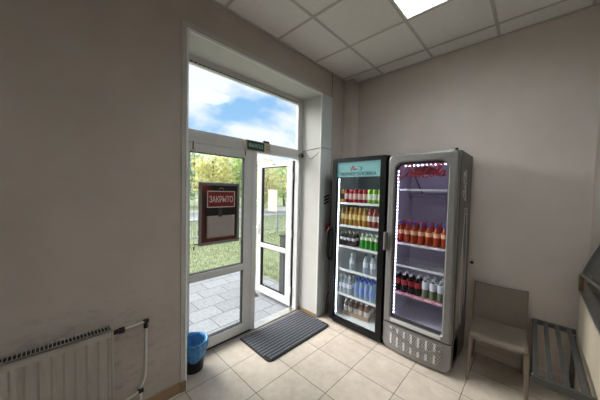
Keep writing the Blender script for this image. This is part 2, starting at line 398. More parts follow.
def ribbon(mb, pts, w, place, depth):
    """flat pen stroke with swelling width"""
    P = spline([(x, y, 0) for x, y in pts]); n = len(P); a = []; b = []
    for i, p in enumerate(P):
        t = (P[min(i+1, n-1)] - P[max(i-1, 0)]); t = t.normalized() if t.length > 1e-6 else Vector((1, 0, 0))
        nrm = Vector((-t.y, t.x, 0)); ww = w*(.35 + .65*abs(t.y)**1.0); a.append(p+nrm*ww/2); b.append(p-nrm*ww/2)
    vs = [place(p.x, p.y, d) for d in (0, depth) for row in (a, b) for p in row]; fs = []
    for i in range(n-1):
        fs += [(2*n+i, 2*n+i+1, 3*n+i+1, 3*n+i), (i, n+i, n+i+1, i+1), (i, i+1, 2*n+i+1, 2*n+i), (n+i, 3*n+i, 3*n+i+1, n+i+1)]
    mb.add(vs, fs)
def script_logo(place, depth, off=(0, 0, 0), w=.17):
    mb = MB(off); sl = lambda pts: [(x + .28*y, y) for x, y in pts]
    def o_(x): return sl([(x+.17, .42), (x+.02, .30), (x, .05), (x+.14, -.02), (x+.30, .14), (x+.27, .38), (x+.12, .42)])
    def a_(x): return [sl([(x+.30, .36), (x+.14, .42), (x, .22), (x+.04, 0), (x+.18, .04), (x+.32, .34)]), sl([(x+.33, .42), (x+.28, .08), (x+.36, 0), (x+.48, .14)])]
    for st in ([sl([(.95, .62), (1.0, .86), (.82, 1.02), (.5, .86), (.18, .5), (.02, .1), (.12, -.18), (.36, -.16), (.62, .08), (.74, .30)]),
               o_(.72), sl([(1.42, .34), (1.3, .42), (1.16, .24), (1.2, .02), (1.36, .04), (1.5, .2)])] + a_(1.52) +
               [sl([(2.02, .22), (2.24, .22)]),
               sl([(2.95, .64), (3.05, .9), (2.8, 1.02), (2.5, .8), (2.25, .4), (2.2, .02), (2.38, -.12), (2.62, .02), (2.85, .3)]),
               sl([(1.6, .66), (2.1, .86), (2.5, 1.0), (3.0, 1.06), (3.5, 1.0)]),
               o_(2.80), sl([(3.25, .2), (3.42, .7), (3.42, 1.05), (3.30, .95), (3.24, .4), (3.28, .04), (3.42, .06), (3.52, .18)])] + a_(3.52)):
        ribbon(mb, st, w, place, depth)
    return mb
def rrect(x0, z0, x1, z1, r, n=6):
    rr = r if isinstance(r, (list, tuple)) else [r]*4; out = []
    for (cx, cz, a0, q) in ((x1-rr[0], z1-rr[0], 0, rr[0]), (x0+rr[1], z1-rr[1], 90, rr[1]), (x0+rr[2], z0+rr[2], 180, rr[2]), (x1-rr[3], z0+rr[3], 270, rr[3])):
        for k in range(n+1):
            t = math.radians(a0 + 90*k/n); out.append((cx + q*math.cos(t), cz + q*math.sin(t)))
    return out
ORD = ['first', 'second', 'third', 'fourth', 'fifth', 'sixth', 'seventh', 'eighth', 'ninth', 'tenth']

# ================================================================== room shell
WX, WY, CZ = -2.014, 3.134, 3.2275        # door wall plane, back wall plane, ceiling
OX = -2.42                                  # outer face of the door wall
DY0, DY1, DZ = .777, 2.458, 2.90           # door recess
XR, YF = 3.0, -2.6                          # far sides of the room
struct(MB().box(-2.46, YF, -.12, XR, WY, 0).build('floor', TILE))
m = MB(); m.box(OX, YF-.2, -.15, WX, DY0, 3.5).box(OX, DY1, -.15, WX, WY+.2, 3.5).box(OX, DY0, DZ, WX, DY1, 3.5); struct(m.build('wall_left', PAINT_DIM))
struct(B(WX, WY, -.15, XR+.2, WY+.2, 3.5).build('wall_back', PAINT))
struct(B(XR, YF-.2, -.15, XR+.2, WY, 3.5).build('wall_right', PAINT))
struct(B(WX, YF-.2, -.15, XR, YF, 3.5).build('wall_front', PAINT))
# suspended ceiling: tiles in a bar grid; light panels sit in some cells
GX, GY, P6 = -1.517, 1.698, .6
lights_at = [(1, 0), (4, -3), (4, -6)]  # the first panel is in view; the others are unseen, added as fill light
tiles = MB(); bars = MB()
xs = [WX] + [GX + P6*i for i in range(-0, 8) if WX < GX + P6*i < XR] + [XR]
ys = [YF] + [GY + P6*j for j in range(-8, 4) if YF < GY + P6*j < WY] + [WY]
lset = {(round(GX+P6*i, 3), round(GY+P6*j, 3)) for i, j in lights_at}
for a, b in zip(xs, xs[1:]):
    for c, d in zip(ys, ys[1:]):
        if (round(a, 3), round(c, 3)) in lset: continue
        tiles.box(a+.009, c+.009, CZ+.004, b-.009, d-.009, CZ+.02)
for x in xs[1:-1]: bars.box(x-.012, YF, CZ-.001, x+.012, WY, CZ+.004); bars.box(x-.003, YF, CZ+.004, x+.003, WY, CZ+.03)
for y in ys[1:-1]: bars.box(WX, y-.012, CZ-.0005, XR, y+.012, CZ+.0045); bars.box(WX, y-.003, CZ+.004, XR, y+.003, CZ+.03)
bars.box(WX, YF, CZ-.001, WX+.02, WY, CZ+.004).box(WX, WY-.02, CZ-.001, XR, WY, CZ+.004)
struct(tiles.build('ceiling', CEIL)); struct(bars.build('trim_1', TBAR))
struct(B(OX, YF-.2, 3.5, XR+.2, WY+.2, 3.6).build('sky_block_slab', CEIL))  # unseen slab added above the tiles to keep sky light out
# corner box-out
struct(B(WX, 2.965, 0, -1.885, WY, CZ).build('trim_2', PAINT))
# reveal lining of the door recess
m = MB(); m.box(-2.335, DY1-.012, 0, WX+.004, DY1, DZ).box(-2.335, DY0, 0, WX+.004, DY0+.012, DZ).box(-2.335, DY0+.012, DZ-.012, WX+.004, DY1-.012, DZ)
struct(m.build('trim_3', REVEAL))
# flat casing round the recess
m = MB(); m.box(WX, .743, 0, WX+.008, DY0+.002, 2.95).box(WX, DY0+.002, DZ, WX+.006, DY1-.002, 2.95)
struct(m.build('trim_4', CASING))
m = MB(); m.box(WX, DY1-.002, 0, WX+.010, 2.672, 2.905); struct(m.build('trim_5', CASING_BLUE))
m = MB(); m.box(WX, 2.668, 2.91, WX+.004, 2.674, CZ); struct(m.build('trim_6', GREY_D))
m = MB(); m.box(WX+.004, DY0-.001, 0.0, WX+.014, DY0+.014, DZ).box(WX+.004, DY1-.014, 0, WX+.014, DY1+.002, DZ).box(WX+.004, DY0, DZ-.016, WX+.014, DY1, DZ+.006)
struct(m.build('trim_7', WHITE))
# skirting
m = MB(); m.box(WX, YF, 0, WX+.012, .743, .085).box(WX+.008, .743, 0, WX+.02, DY0+.006, .085); struct(m.build('baseboard_left', BASE_BROWN))
m = MB(); m.box(WX, 2.674, 0, WX+.012, 2.965, .08).box(-2.33, DY1-.024, 0, WX, DY1-.012, .045); struct(m.build('baseboard_door', BASE_BROWN))
struct(B(-1.885, WY-.012, 0, XR, WY, .08).build('baseboard_back', PAINT))

# ================================================================== door set
FX0, FX1 = -2.40, -2.33
win = struct(empty('window_1'))
m = MB(); m.box(FX0, DY0+.012, 0, FX1, DY0+.045, DZ-.012).box(FX0, DY1-.070, 0, FX1, DY1-.012, DZ-.012).box(FX0, DY0+.045, DZ-.065, FX1, DY1-.070, DZ-.012)
m.build('frame', PVC, win)
m = MB(); m.rbox(FX0, DY0+.045, 2.088, FX1+.004, DY1-.070, 2.195, .006).rbox(FX0+.01, DY0+.045, 2.195, FX1-.012, DY1-.070, 2.213, .004).box(FX0+.01, DY0+.045, 2.135, FX1+.010, DY1-.070, 2.150)
m.build('transom_bar', PVC, win)
m = MB()
for a in ((DY0+.045, 2.213, DY0+.058, DZ-.065), (DY1-.083, 2.213, DY1-.070, DZ-.065)): m.box(FX0+.012, a[0], a[1], FX1-.010, a[2], a[3])
m.box(FX0+.012, DY0+.045, DZ-.080, FX1-.010, DY1-.070, DZ-.065); m.build('glazing_bead', PVC, win)
m = MB()
for k in range(36):
    y = DY0+.07+k*.042; m.box(FX1-.014, y, DZ-.074, FX1-.004, y+.026, DZ-.066)
m.build('vent_slot', GASKET, win)
B(-2.372, DY0+.05, 2.205, -2.362, DY1-.075, DZ-.07).build('pane', GLASS, win)
B(-2.43, DY0+.012, 0, FX1+.012, DY1-.012, .018).build('threshold', ALU, win)

def leaf(name, L_, off_loc, rz, w):
    """a glazed PVC leaf, local: hinge side at u=0, runs +u, face at d=0..-.065; L_ maps (u, d, z)"""
    root = struct(empty(name)); T = .065; z0, z1 = .022, 2.082
    def bx(u0, z0_, u1, z1_, d0=0, d1=T, mb=None, r=.004):
        mb = mb or MB(); b = MB(); b.rbox(u0, d0, z0_, u1, d1, z1_, r); b.xf(lambda p: L_(p.x, p.y, p.z)); mb.add(b.v, b.f); return mb
    m = MB(); bx(0, z0, .112, z1, mb=m); bx(w-.112, z0, w, z1, mb=m); m.build('stile', PVC, root)
    m = MB(); bx(.112, z0, w-.112, .133, mb=m); bx(.112, 2.005, w-.112, z1, mb=m); m.build('rail', PVC, root)
    m = MB(); bx(.112, .752, w-.112, .822, mb=m); m.build('mid_rail', PVC, root)
    m = MB()
    for a, b in ((.133, .752), (.822, 2.005)):
        bx(.112, a, .118, b, .01, .055, m, .001); bx(w-.118, a, w-.112, b, .01, .055, m, .001)
        bx(.118, a, w-.118, a+.006, .01, .055, m, .001); bx(.118, b-.006, w-.118, b, .01, .055, m, .001)
    m.build('gasket', GASKET, root)
    for a, b in ((.139, .746), (.828, 1.999)): bx(.118, a, w-.118, b, .028, .036, r=.001).build('pane', GLASS, root)
    return root, bx
LW = .823
# left leaf, shut: u runs +y from the left jamb, d runs -x
d1, bx1 = leaf('door_1', lambda u, d, z: Vector((-2.332 - d, DY0 + .049 + u, z)), None, 0, LW)
m = MB(); bx1(LW-.012, .022, LW+.045, 2.082, -.012, .02, m); m.build('meeting_strip', PVC, d1)
m = MB(); bx1(.0, .0185, LW+.04, .034, -.010, .0, m, .001); m.build('gap_shade_strip', GASKET, d1)  # dark strip standing in for the shaded gap under the leaf
m = MB(); bx1(.135, 2.02, .141, 2.10, -.012, 0, m, .001); m.build('latch_pin', BLACKM, d1)
m = MB(); bx1(LW-.115, 2.03, LW-.108, 2.14, -.010, 0, m, .001); m.build('latch_rod', BLACKM, d1)
# right leaf, swung outward: u runs -x from the hinge, d runs +y
d2, bx2 = leaf('door_2', lambda u, d, z: Vector((-2.432 - u, 2.372 + d, z)), None, 0, .805)
m = MB(); bx2(.36, 2.040, .42, 2.052, -.008, 0, m, .001); bx2(.70, 2.05, .73, 2.056, -.004, 0, m, .001); m.build('closer_clip', GREY_D, d2)
m = MB()
for z in (.25, 1.05, 1.85): m.tube([(-2.424, 2.372, z-.05), (-2.424, 2.372, z+.05)], .011, 10)
m.build('hinge', PVC, d2)
m = MB(); bx2(.0, .03, .006, 2.07, .012, .05, m, .001); m.build('edge_seal', GASKET, d2)
m = MB(); bx2(.735, .95, .765, 1.12, -.012, 0, m, .003); m.build('handle_plate', PVC, d2)
m = MB().tube([(-3.185, 2.372, 1.07), (-3.185, 2.325, 1.07), (-3.09, 2.325, 1.06)], .009, 8); m.build('handle', PVC, d2)
# notices stuck to the open leaf's glass
tag(B(-2.975, 2.388, 1.335, -2.760, 2.392, 1.665).build('paper_notice', PAPER), 'white paper notice taped to the glass of the open door leaf', 'notice')

# ================================================================== on the door wall
# poster frame hanging on cables in front of the shut leaf
PX = -2.318
pf = thing('poster_frame', 'grey framed dark poster with orange flames hung inside the closed door leaf', 'poster', (PX, 1.235, 1.10))
o_ = (PX, 1.235, 1.10)
Y0, Y1, Z0, Z1 = 1.012, 1.459, 1.095, 1.72
m = MB(o_); ring = [[(PX+a, y, z) for y, z in ((Y0+i, Z0+i), (Y1-i, Z0+i), (Y1-i, Z1-i), (Y0+i, Z1-i))] for a, i in ((0, 0), (.012, .003), (.014, .028), (.006, .030), (0, .030))]
m.loops(ring, closed=True); m.build('frame', pm('grey_anodised_frame', '#8b8d8e', .4, .5, var=.04), pf)
o2 = B(PX, Y0+.029, Z0+.029, PX+.006, Y1-.029, Z1-.029).build('print', PRINT); o2.parent = pf; o2.location = Vector((-PX, -1.235, -1.10))
for y in (.972, 1.492):
    MB(o_).tube([(PX+.004, y, 1.08), (PX+.004, y, 2.03)], .0022, 6).build('cable', ALU, pf)
m_ = [(y, z) for y in (.972, 1.492) for z in (1.12, 1.66)]
for y, z in m_: MB(o_).tube([(PX+.004, y, z), (PX+.004, 1.02 if y < 1.2 else 1.45, z)], .004, 6).build('clamp', BLACKM, pf)
for y in (.972, 1.492): MB(o_).tube([(PX+.004, y, 1.07), (PX+.004, y, 1.10)], .006, 8).build('cable_stop', BLACKM, pf)
# sign ЗАКРЫТО
SX = PX+.018; Y0, Y1, Z0, Z1 = 1.090, 1.392, 1.470, 1.635
cs = thing('closed_sign', 'dark red sign with white border reading ЗАКРЫТО over the poster', 'sign', (SX, 1.24, Z0))
o_ = (SX, 1.24, Z0)
B(SX, Y0, Z0, SX+.005, Y1, Z1, o_).build('panel', pm('dark_red_panel', '#7d161b', .4, var=.04), cs)
m = MB(o_); m.loops([[(SX+a, y, z) for y, z in ((Y0+i, Z0+i), (Y1-i, Z0+i), (Y1-i, Z1-i), (Y0+i, Z1-i))] for a, i in ((.004, -.001), (.0065, -.001), (.0065, .008), (.005, .008))], closed=True)
m.build('border', pm('pale_border', '#d9c9c4', .5, var=.02), cs)
text_mb('ЗАКРЫТО', .258, .066, .0015, lambda x, z, d: (SX+.005+d, 1.112+x, 1.520+z), o_, .008).build('lettering', pm('pale_lettering', '#e3d6cf', .5, var=.02), cs)
ck = MB(o_); ck.tube([(SX+.004, 1.24+.022*math.cos(t), 1.652+.014*math.sin(t)) for t in [math.pi*k/8 for k in range(9)]], .004, 6)
ck.build('suction_hook', pm('clear_plastic', '#8d8a80', .3, var=.02), cs)
# sheet of paper on the poster, under the sign
ps = thing('paper_sheet', 'pale creased sheet of paper taped to the poster below the red sign', 'paper', (SX, 1.245, 1.165))
o_ = (SX, 1.245, 1.165)
m = MB(o_); m.grid(lambda u, v: (SX-.006+.003+.003*math.sin(5*u+3*v)*math.sin(4*v), 1.092+.306*u, 1.165+.222*v), 10, 8); sh = m.build('sheet', pm('old_paper', '#a0948f', .85, var=.06, scale=10), ps)
md = sh.modifiers.new('thickness', 'SOLIDIFY'); md.thickness = .001
B(SX, 1.212, 1.375, SX+.003, 1.252, 1.462, o_).build('tape', pm('grey_tape', '#3b3835', .4, var=.05), ps)
# exit sign on the transom bar
EX = -2.326
es = thing('exit_sign', 'small green exit sign reading ВЫХОД with beige end on the transom bar', 'sign', (EX, 1.69, 2.09)); o_ = (EX, 1.69, 2.09)
B(EX, 1.512, 2.090, EX+.035, 1.865, 2.205, o_, .004).build('housing', BEIGE, es)
B(EX+.034, 1.535, 2.098, EX+.038, 1.768, 2.198, o_).build('face', GREEN_SIGN, es)
text_mb('ВЫХОД', .19, .050, .0015, lambda x, z, d: (EX+.038+d, 1.556+x, 2.122+z), o_, .004).build('lettering', GREEN_LET, es)
m = MB(o_); ringp = lambda r, a: [(EX+.035+a, 1.818+r*math.cos(t), 2.148+r*math.sin(t)) for t in [2*math.pi*k/20 for k in range(20)]]
m.loops([ringp(.024, 0), ringp(.024, .004), ringp(.016, .004), ringp(.016, 0)]); m.build('speaker_ring', pm('olive_ring', '#7d7758', .5, var=.03), es)
B(EX+.004, 1.765, 2.2052, EX+.030, 1.850, 2.228, o_, .003).build('cap', BLACK, es)
# small round sounder in the upper corner of the door frame with loose wires
al = thing('door_sounder', 'small round grey sounder with dark centre at the corner of the transom', 'sounder', (-2.30, 2.415, 2.13)); o_ = (-2.30, 2.415, 2.13)
def disc(mb, c, r, h, n=20): mb.tube([c, (c[0]+h, c[1], c[2])], r, n)
m = MB(o_); disc(m, (-2.326, 2.405, 2.13), .036, .040); m.build('body', pm('grey_sounder', '#6c6a68', .5, var=.05), al)
m = MB(o_); disc(m, (-2.287, 2.405, 2.13), .019, .004); m.build('centre', BLACKM, al)
m = MB(); m.tube(spline([(-2.29, 2.40, 2.165), (-2.26, 2.442, 2.195), (-2.15, 2.445, 2.205), (WX+.018, 2.452, 2.215), (WX+.016, 2.56, 2.218), (WX+.016, 2.664, 2.222)]), .0035, 6)
m.tube(spline([(-2.25, 2.443, 2.18), (-2.19, 2.443, 2.09), (-2.10, 2.443, 2.11), (WX+.018, 2.45, 2.19)]), .003, 6)
tag(m.build('signal_wire', GREY_D), 'thin grey wires looping from the sounder across the reveal', 'wire')
# things on the blue-grey casing
cx = WX+.0102
m = MB()
for k in range(3):
    z = 1.478+k*.042; m.poly([(cx, 2.545, z), (cx, 2.655, z+.034), (cx, 2.655, z+.058), (cx, 2.545, z+.028)], (.001, 0, 0))
tag(m.build('striped_sticker', BLACKM), 'black three striped sticker on the grey casing beside the black fridge', 'sticker')
sw = thing('wall_switch', 'flat grey switch plate below the striped sticker on the casing', 'switch', (cx, 2.625, 1.31)); o_ = (cx, 2.625, 1.31)
B(cx, 2.585, 1.268, cx+.008, 2.66, 1.352, o_, .002).build('plate', CASING, sw); B(cx+.008, 2.602, 1.285, cx+.012, 2.643, 1.335, o_, .001).build('rocker', CASING_BLUE, sw)
fa = thing('alarm_call_point', 'small dark red alarm button box on the casing by the fridge handle', 'alarm', (cx, 2.625, 1.175)); o_ = (cx, 2.625, 1.175)
B(cx, 2.580, 1.125, cx+.035, 2.668, 1.222, o_, .004).build('box', RED, fa); B(cx+.035, 2.604, 1.150, cx+.040, 2.645, 1.195, o_, .001).build('button_face', pm('pale_face', '#cfc4bd', .5), fa)
m = MB(); m.tube(spline([(-1.99, 2.62, .006), (-1.985, 2.63, .12), (-1.965, 2.625, .25), (-1.90, 2.61, .35), (-1.843, 2.60, .38)]), .006, 8)
tag(m.build('power_cable', BLACKM), 'black cable rising from the floor beside the black fridge', 'cable')
ex = thing('fire_extinguisher', 'small red fire extinguisher standing behind the black fridge edge', 'extinguisher', (-1.925, 2.70, 0))
MB().lathe([(.052, 0), (.055, .01), (.055, .25), (.045, .285), (.018, .305), (.016, .325)], n=18).build('cylinder', pm('extinguisher_red', '#9c1a1c', .3, var=.04), ex)
m = MB(); m.tube([(0, 0, .325), (0, 0, .35)], .014, 10).box(-.012, -.045, .345, .012, .02, .36); m.build('valve', BLACK, ex)

# radiator
RXB, RXF = -1.975, -1.895; RY0, RY1, RZ0, RZ1 = -.72, .292, .17, .752
ra = thing('radiator', 'white ribbed panel radiator with slotted top grille on the door wall', 'radiator', (-1.935, -.2, .12)); o_ = (-1.935, -.2, .12)
m = MB(o_); n = 220
prof = []
for k in range(n+1):
    y = RY0+.014+(RY1-RY0-.028)*k/n; ph = ((y-RY0) % .05)/.05
    prof.append((RXF - (.008 if .22 < ph < .62 else 0) - (.004 if (.12 < ph <= .22 or .62 <= ph < .72) else 0), y))
m.add([(x, y, z) for z in (RZ0+.04, RZ1-.052) for x, y in prof], [(k, k+1, n+1+k+1, n+1+k) for k in range(n)])
m.box(RXF-.012, RY0+.01, RZ0, RXF, RY1-.01, RZ0+.04).box(RXF-.012, RY0+.01, RZ1-.052, RXF, RY1-.01, RZ1-.004).box(RXB, RY0+.01, RZ0, RXB+.012, RY1-.01, RZ1-.02)
m.build('panel', ENAMEL, ra)
for y in (RY0, RY1-.012): B(RXB, y, RZ0+.005, RXF+.003, y+.012, RZ1, o_, .002).build('side_cover', ENAMEL, ra)
m = MB(o_); m.box(RXB, RY0+.012, RZ1-.012, RXB+.006, RY1-.012, RZ1).box(RXF-.005, RY0+.012, RZ1-.012, RXF, RY1-.012, RZ1)
k = RY0+.012
while k < RY1-.02: m.box(RXB+.006, k, RZ1-.006, RXF-.005, k+.0040, RZ1-.001); k += .0165
m.build('top_grille', ENAMEL, ra)
B(RXB+.013, RY0+.015, RZ0+.03, RXF-.0125, RY1-.015, RZ1-.0075, o_).build('slot_shade_block', BLACKM, ra)  # black filler standing in for the shade inside the grille slots
m = MB(o_); m.tube([(-1.935, RY1, .705), (-1.935, RY1+.035, .705)], .014, 10).tube([(-1.935, RY1+.035, .705), (-1.935, RY1+.065, .705)], .019, 10); m.build('valve', BLACKM, ra)
MB(o_).tube([(-1.935, RY1, .205), (-1.935, RY1+.05, .205)], .017, 10).build('valve', BLACKM, ra)
m = MB(o_); m.tube(spline([(-1.935, RY1+.06, .705), (-1.945, .42, .705), (-1.955, .468, .703), (-1.962, .486, .69), (-1.962, .488, .66)]), .009, 8)
m.tube(spline([(-1.962, .488, .69), (-1.962, .487, .45), (-1.962, .480, .30), (-1.962, .455, .23), (-1.958, .455, .16), (-1.958, .455, .06)]), .010, 8)
m.tube([(-1.935, RY1+.05, .205), (-1.955, .455, .215)], .008, 8)
m.build('pipe', PIPE, ra)
m = MB(o_); m.tube([(-1.962, .488, .655), (-1.962, .488, .71)], .014, 10).tube([(-1.962, .470, .702), (-1.962, .505, .702)], .014, 10); m.build('elbow_fitting', BLACKM, ra)
MB(o_).tube([(-1.957, .440, .215), (-1.957, .47, .215)], .017, 10).build('elbow_fitting', BLACKM, ra)
for y in (RY0+.15, RY1-.15): B(WX+.001, y-.02, .25, RXB, y+.02, .68, o_).build('bracket', ENAMEL, ra)

# waste bin
wb = thing('waste_bin', 'small black waste bin with blue bag beside the closed door leaf', 'bin', (-2.200, .928, 0))
MB().lathe([(.082, .001), (.086, .01), (.108, .245), (.110, .252), (.105, .252), (.082, .012), (0, .010)], n=28).build('body', BLACK, wb)
def bagf(u, v):
    t = 2*math.pi*u; w = v
    ripple = 1 + .022*math.sin(9*t+1.3)*(.3+w) + .018*math.sin(17*t+4*w) + .010*math.sin(29*t-6*w)
    if v < .5: q = v/.5; r = .1185+.006*q; z = .115+.155*q + .012*math.sin(5*t)*(1-q); r = (.096 + .024*q)*ripple+.005+.012*q*math.exp(-((t-.75)/.4)**2)
    elif v < .62: r = (.1225-.006*(v-.5)/.12)*ripple+(.004 if v < .58 else 0); z = .270+.008*math.sin((v-.5)/.12*math.pi)+.0025*math.sin(7*t)
    else: q = (v-.62)/.38; r = (.101-.03*q)*(1+.035*math.sin(6*t+q*4)); z = .268-.19*q
    return (r*math.cos(t), r*math.sin(t), z)
bg = MB().grid(bagf, 110, 24).build('bag', BAGBLUE, wb); md = bg.modifiers.new('thickness', 'SOLIDIFY'); md.thickness = .001

# doormat
dm = thing('doormat', 'black ribbed rubber doormat on the tiles in front of the open doorway', 'doormat', (-2.02, 1.945, 0), math.radians(-.5))
m = MB(); out = rrect(-.262, -.478, .262, .478, [.05, .01, .01, .05], 5); m.loops([[(x, y, .001) for x, y in out], [(x, y, .010) for x, y in out], [(x*.985, y*.99, .013) for x, y in out]])
m.add([(x*.985, y*.99, .013) for x, y in out], [tuple(range(len(out)))]); m.add([(x, y, .001) for x, y in out], [tuple(range(len(out)))]); m.build('base', RUBBER, dm)
m = MB()
for i in range(12):
    x = -.243+i*.0415
    for j in range(38):
        y = -.462+j*.0245
        if x > .17 and abs(y) > .44: continue
        m.box(x, y, .012, x+.024, y+.016, .0175)
    m.box(x+.009, -.462 if x < .17 else -.44, .012, x+.015, .462 if x < .17 else .44, .0178)
m.build('rib', RUBBER2, dm)

# ================================================================== drinks: makers
def bottle(name, label, cat, group, h, r, body, cap, lab=None, lz=(.35, .62), neck=.36, cap_h=.018):
    t = thing(name, label, cat, (0, 0, -50), 0, group)
    hb = h-cap_h; s0 = hb*(1-neck)
    MB().lathe([(r*.82, 0), (r, .008), (r*.97, s0*.45), (r, s0*.7), (r, s0), (r*.80, s0+(hb-s0)*.45), (r*.42, hb-.016), (r*.38, hb)], n=12).build('body', body, t)
    MB().lathe([(r*.46, hb-.006), (r*.46, h-.002), (r*.40, h)], n=10).build('cap', cap, t)
    if lab: MB().lathe([(r*1.015, h*lz[0]), (r*1.02, h*lz[0]+.002), (r*1.02, h*lz[1]-.002), (r*1.015, h*lz[1])], n=12).build('label', lab, t)
    return t
def can(name, label, cat, group, h, r, body, band):
    t = thing(name, label, cat, (0, 0, -50), 0, group)
    MB().lathe([(r*.8, 0), (r, .012), (r, h-.016), (r*.84, h-.003), (r*.82, h-.003)], n=14).build('body', body, t)
    MB().lathe([(r*.84, h-.005), (r*.84, h), (r*.78, h), (r*.74, h-.004), (0, h-.004)], n=14).build('lid', ALU, t)
    MB().lathe([(r*1.01, h*.28), (r*1.012, h*.30), (r*1.012, h*.66), (r*1.01, h*.68)], n=14).build('band', band, t)
    return t
used = set()
def put(proto, loc, label, group=None, rz=None):
    if proto.name in used: return dup(proto, loc, label, group, rz)
    used.add(proto.name); proto.location = loc; proto['label'] = label
    if group: proto['group'] = group
    if rz is not None: proto.rotation_euler = (0, 0, rz)
    return proto
def liquid(name, c, a=.85, rough=.12): return clearmat(name, c, a, rough)
RED_CAN = pm('red_can', '#a11822', .3, .3, var=.05); PALE_BAND = pm('pale_band', '#d8b9b4', .4, var=.1, scale=40)
GREEN_CAN = pm('lime_can', '#8fc43c', .3, .2, var=.05); WHITE_BAND = pm('white_band', '#e2ead8', .4, var=.08, scale=40)
YEL_CAN = pm('yellow_can', '#c8a22c', .3, .2, var=.05); BLK_BAND = pm('black_band', '#2a1a18', .4, var=.1)
CAPS = {k: pm('cap_'+k, c, .4, var=.03) for k, c in dict(gold='#c9a24a', pink='#b0405c', silver='#c8ccd0', green='#4f9a3a', blue='#1d3fae', white='#e8eaee', dark='#2b2b33', red='#b3243c', orange='#d8632a').items()}
LABS = {k: pm('label_'+k, c, .5, var=.08, scale=60) for k, c in dict(white='#e2e0d8', gold='#d9c483', red='#a3242c', pale='#d5d9e4', orange='#e8b18a', blue='#6f86c8').items()}

# ================================================================== black fridge
F1 = dict(x0=-1.838, x1=-1.139, y0=2.49, y1=3.085, z1=2.058)
f1 = thing('drinks_fridge', 'tall black glass door drinks fridge with teal header beside the doorway', 'fridge', (-1.4885, 2.79, 0)); o_ = (-1.4885, 2.79, 0)
x0, x1, y0, y1, z1 = F1['x0'], F1['x1'], F1['y0'], F1['y1'], F1['z1']
m = MB(o_); m.box(x0, y0+.055, .05, x0+.04, y1, z1).box(x1-.04, y0+.055, .05, x1, y1, z1).box(x0+.04, y1-.04, .05, x1-.04, y1, z1).box(x0+.04, y0+.055, z1-.05, x1-.04, y1-.04, z1).box(x0+.04, y0+.055, .05, x1-.04, y1-.04, .085)
m.build('cabinet', BLACK, f1)
m = MB(o_); ix0, ix1, iy0, iy1, iz0, iz1 = x0+.041, x1-.041, y0+.056, y1-.041, .086, z1-.051
m.box(ix0, iy0, iz0, ix0+.012, iy1, iz1).box(ix1-.012, iy0, iz0, ix1, iy1, iz1).box(ix0, iy1-.012, iz0, ix1, iy1, iz1).box(ix0, iy0, iz1-.012, ix1, iy1, iz1).box(ix0, iy0, iz0, ix1, iy1, iz0+.012)
m.build('liner', LINER, f1)
B(ix0+.03, iy1-.10, 1.60, ix1-.03, iy1-.013, iz1-.03, o_, .006).build('cooler_cover', pm('grey_cooler_cover', '#aeb6b8', .5), f1)
dr = bpy.data.objects.new('door', None); COL.objects.link(dr); dr.parent = f1
ga, gb, gc, gd = x0+.062, x1-.066, .092, 2.012
m = MB(o_); ro = [[(x, y, z) for x, z in pts] for y, pts in ((y0+.050, rrect(x0, .045, x1, z1, .010, 3)), (y0+.004, rrect(x0, .045, x1, z1, .010, 3)), (y0, rrect(x0+.004, .049, x1-.004, z1-.004, .009, 3)), (y0, rrect(ga, gc, gb, gd, .003, 3)), (y0+.050, rrect(ga, gc, gb, gd, .003, 3)))]
m.loops(ro, closed=True); m.build('door_frame', BLACK, dr)
B(ga, y0+.012, gc, gb, y0+.018, gd, o_).build('glass', FGLASS, dr)
m = MB(o_); m.tube(spline([(x0+.008, y0-.004, .80), (x0-.012, y0-.035, .84), (x0-.016, y0-.044, 1.0), (x0-.012, y0-.035, 1.16), (x0+.008, y0-.004, 1.20)]), .015, 10); m.build('handle', BLACK, dr)
m = MB(o_); m.box(ga+.012, y0+.030, gc+.02, ga+.020, y0+.046, 1.825); m.build('led_profile', WHITE, dr)
B(ga+.0195, y0+.031, gc+.03, ga+.0235, y0+.043, 1.815, o_).build('led_strip', LED, dr)
B(ga, y0+.022, 1.835, gb, y0+.030, gd, o_).build('header_panel', BANNER, dr)
text_mb('ЧЕРНОГОЛОВКА', .475, .042, .001, lambda x, z, d: (ga+.042+x, y0+.0215-d, 1.849+z), o_, .024).build('header_lettering', INK, dr)
m = MB(o_); pl = lambda x, z, d: (ga+.235+x*.05, y0+.0215-d, 1.912+z*.04)
ribbon(m, [(-.9, -.2), (-.3, 1.2), (.1, .2), (.5, .3), (1.0, .2)], .3, pl, .001); ribbon(m, [(-.6, .4), (.2, .1), (.6, .5)], .25, pl, .001); m.build('header_emblem', pm('emblem_red', '#a8323a', .5), dr)
m = MB(o_); ribbon(m, [(1.1, 1.0), (1.9, .8), (1.8, 0), (1.2, -.2)], .22, pl, .001); m.build('header_mark', INK, dr)
B(x0+.03, y0+.045, .004, x1-.01, y1-.03, .05, o_).build('plinth', BLACKM, f1)
S1 = [1.522, 1.243, .985, .695, .385]
def shelf(zt, xa, xb, ya, yb, root, off, mat, rail=None, rh=.028):
    m = MB(off); m.tube([(xa, ya+.01, zt-.004), (xb, ya+.01, zt-.004)], .004, 6).tube([(xa, yb, zt-.004), (xb, yb, zt-.004)], .004, 6)
    n = int((xb-xa)/.024)
    for k in range(n+1): x = xa+(xb-xa)*k/n; m.box(x-.0016, ya+.008, zt-.004, x+.0016, yb, zt)
    for y in (ya+.15, ya+.30): m.box(xa, y, zt-.008, xb, y+.004, zt-.004)
    o = m.build('shelf', mat, root)
    B(xa, ya, zt-.020, xb, ya+.006, zt-.020+rh, off).build('price_rail', rail or mat, o); return o
for z in S1: shelf(z, ix0+.014, ix1-.014, y0+.075, iy1-.04, f1, o_, SHELF)
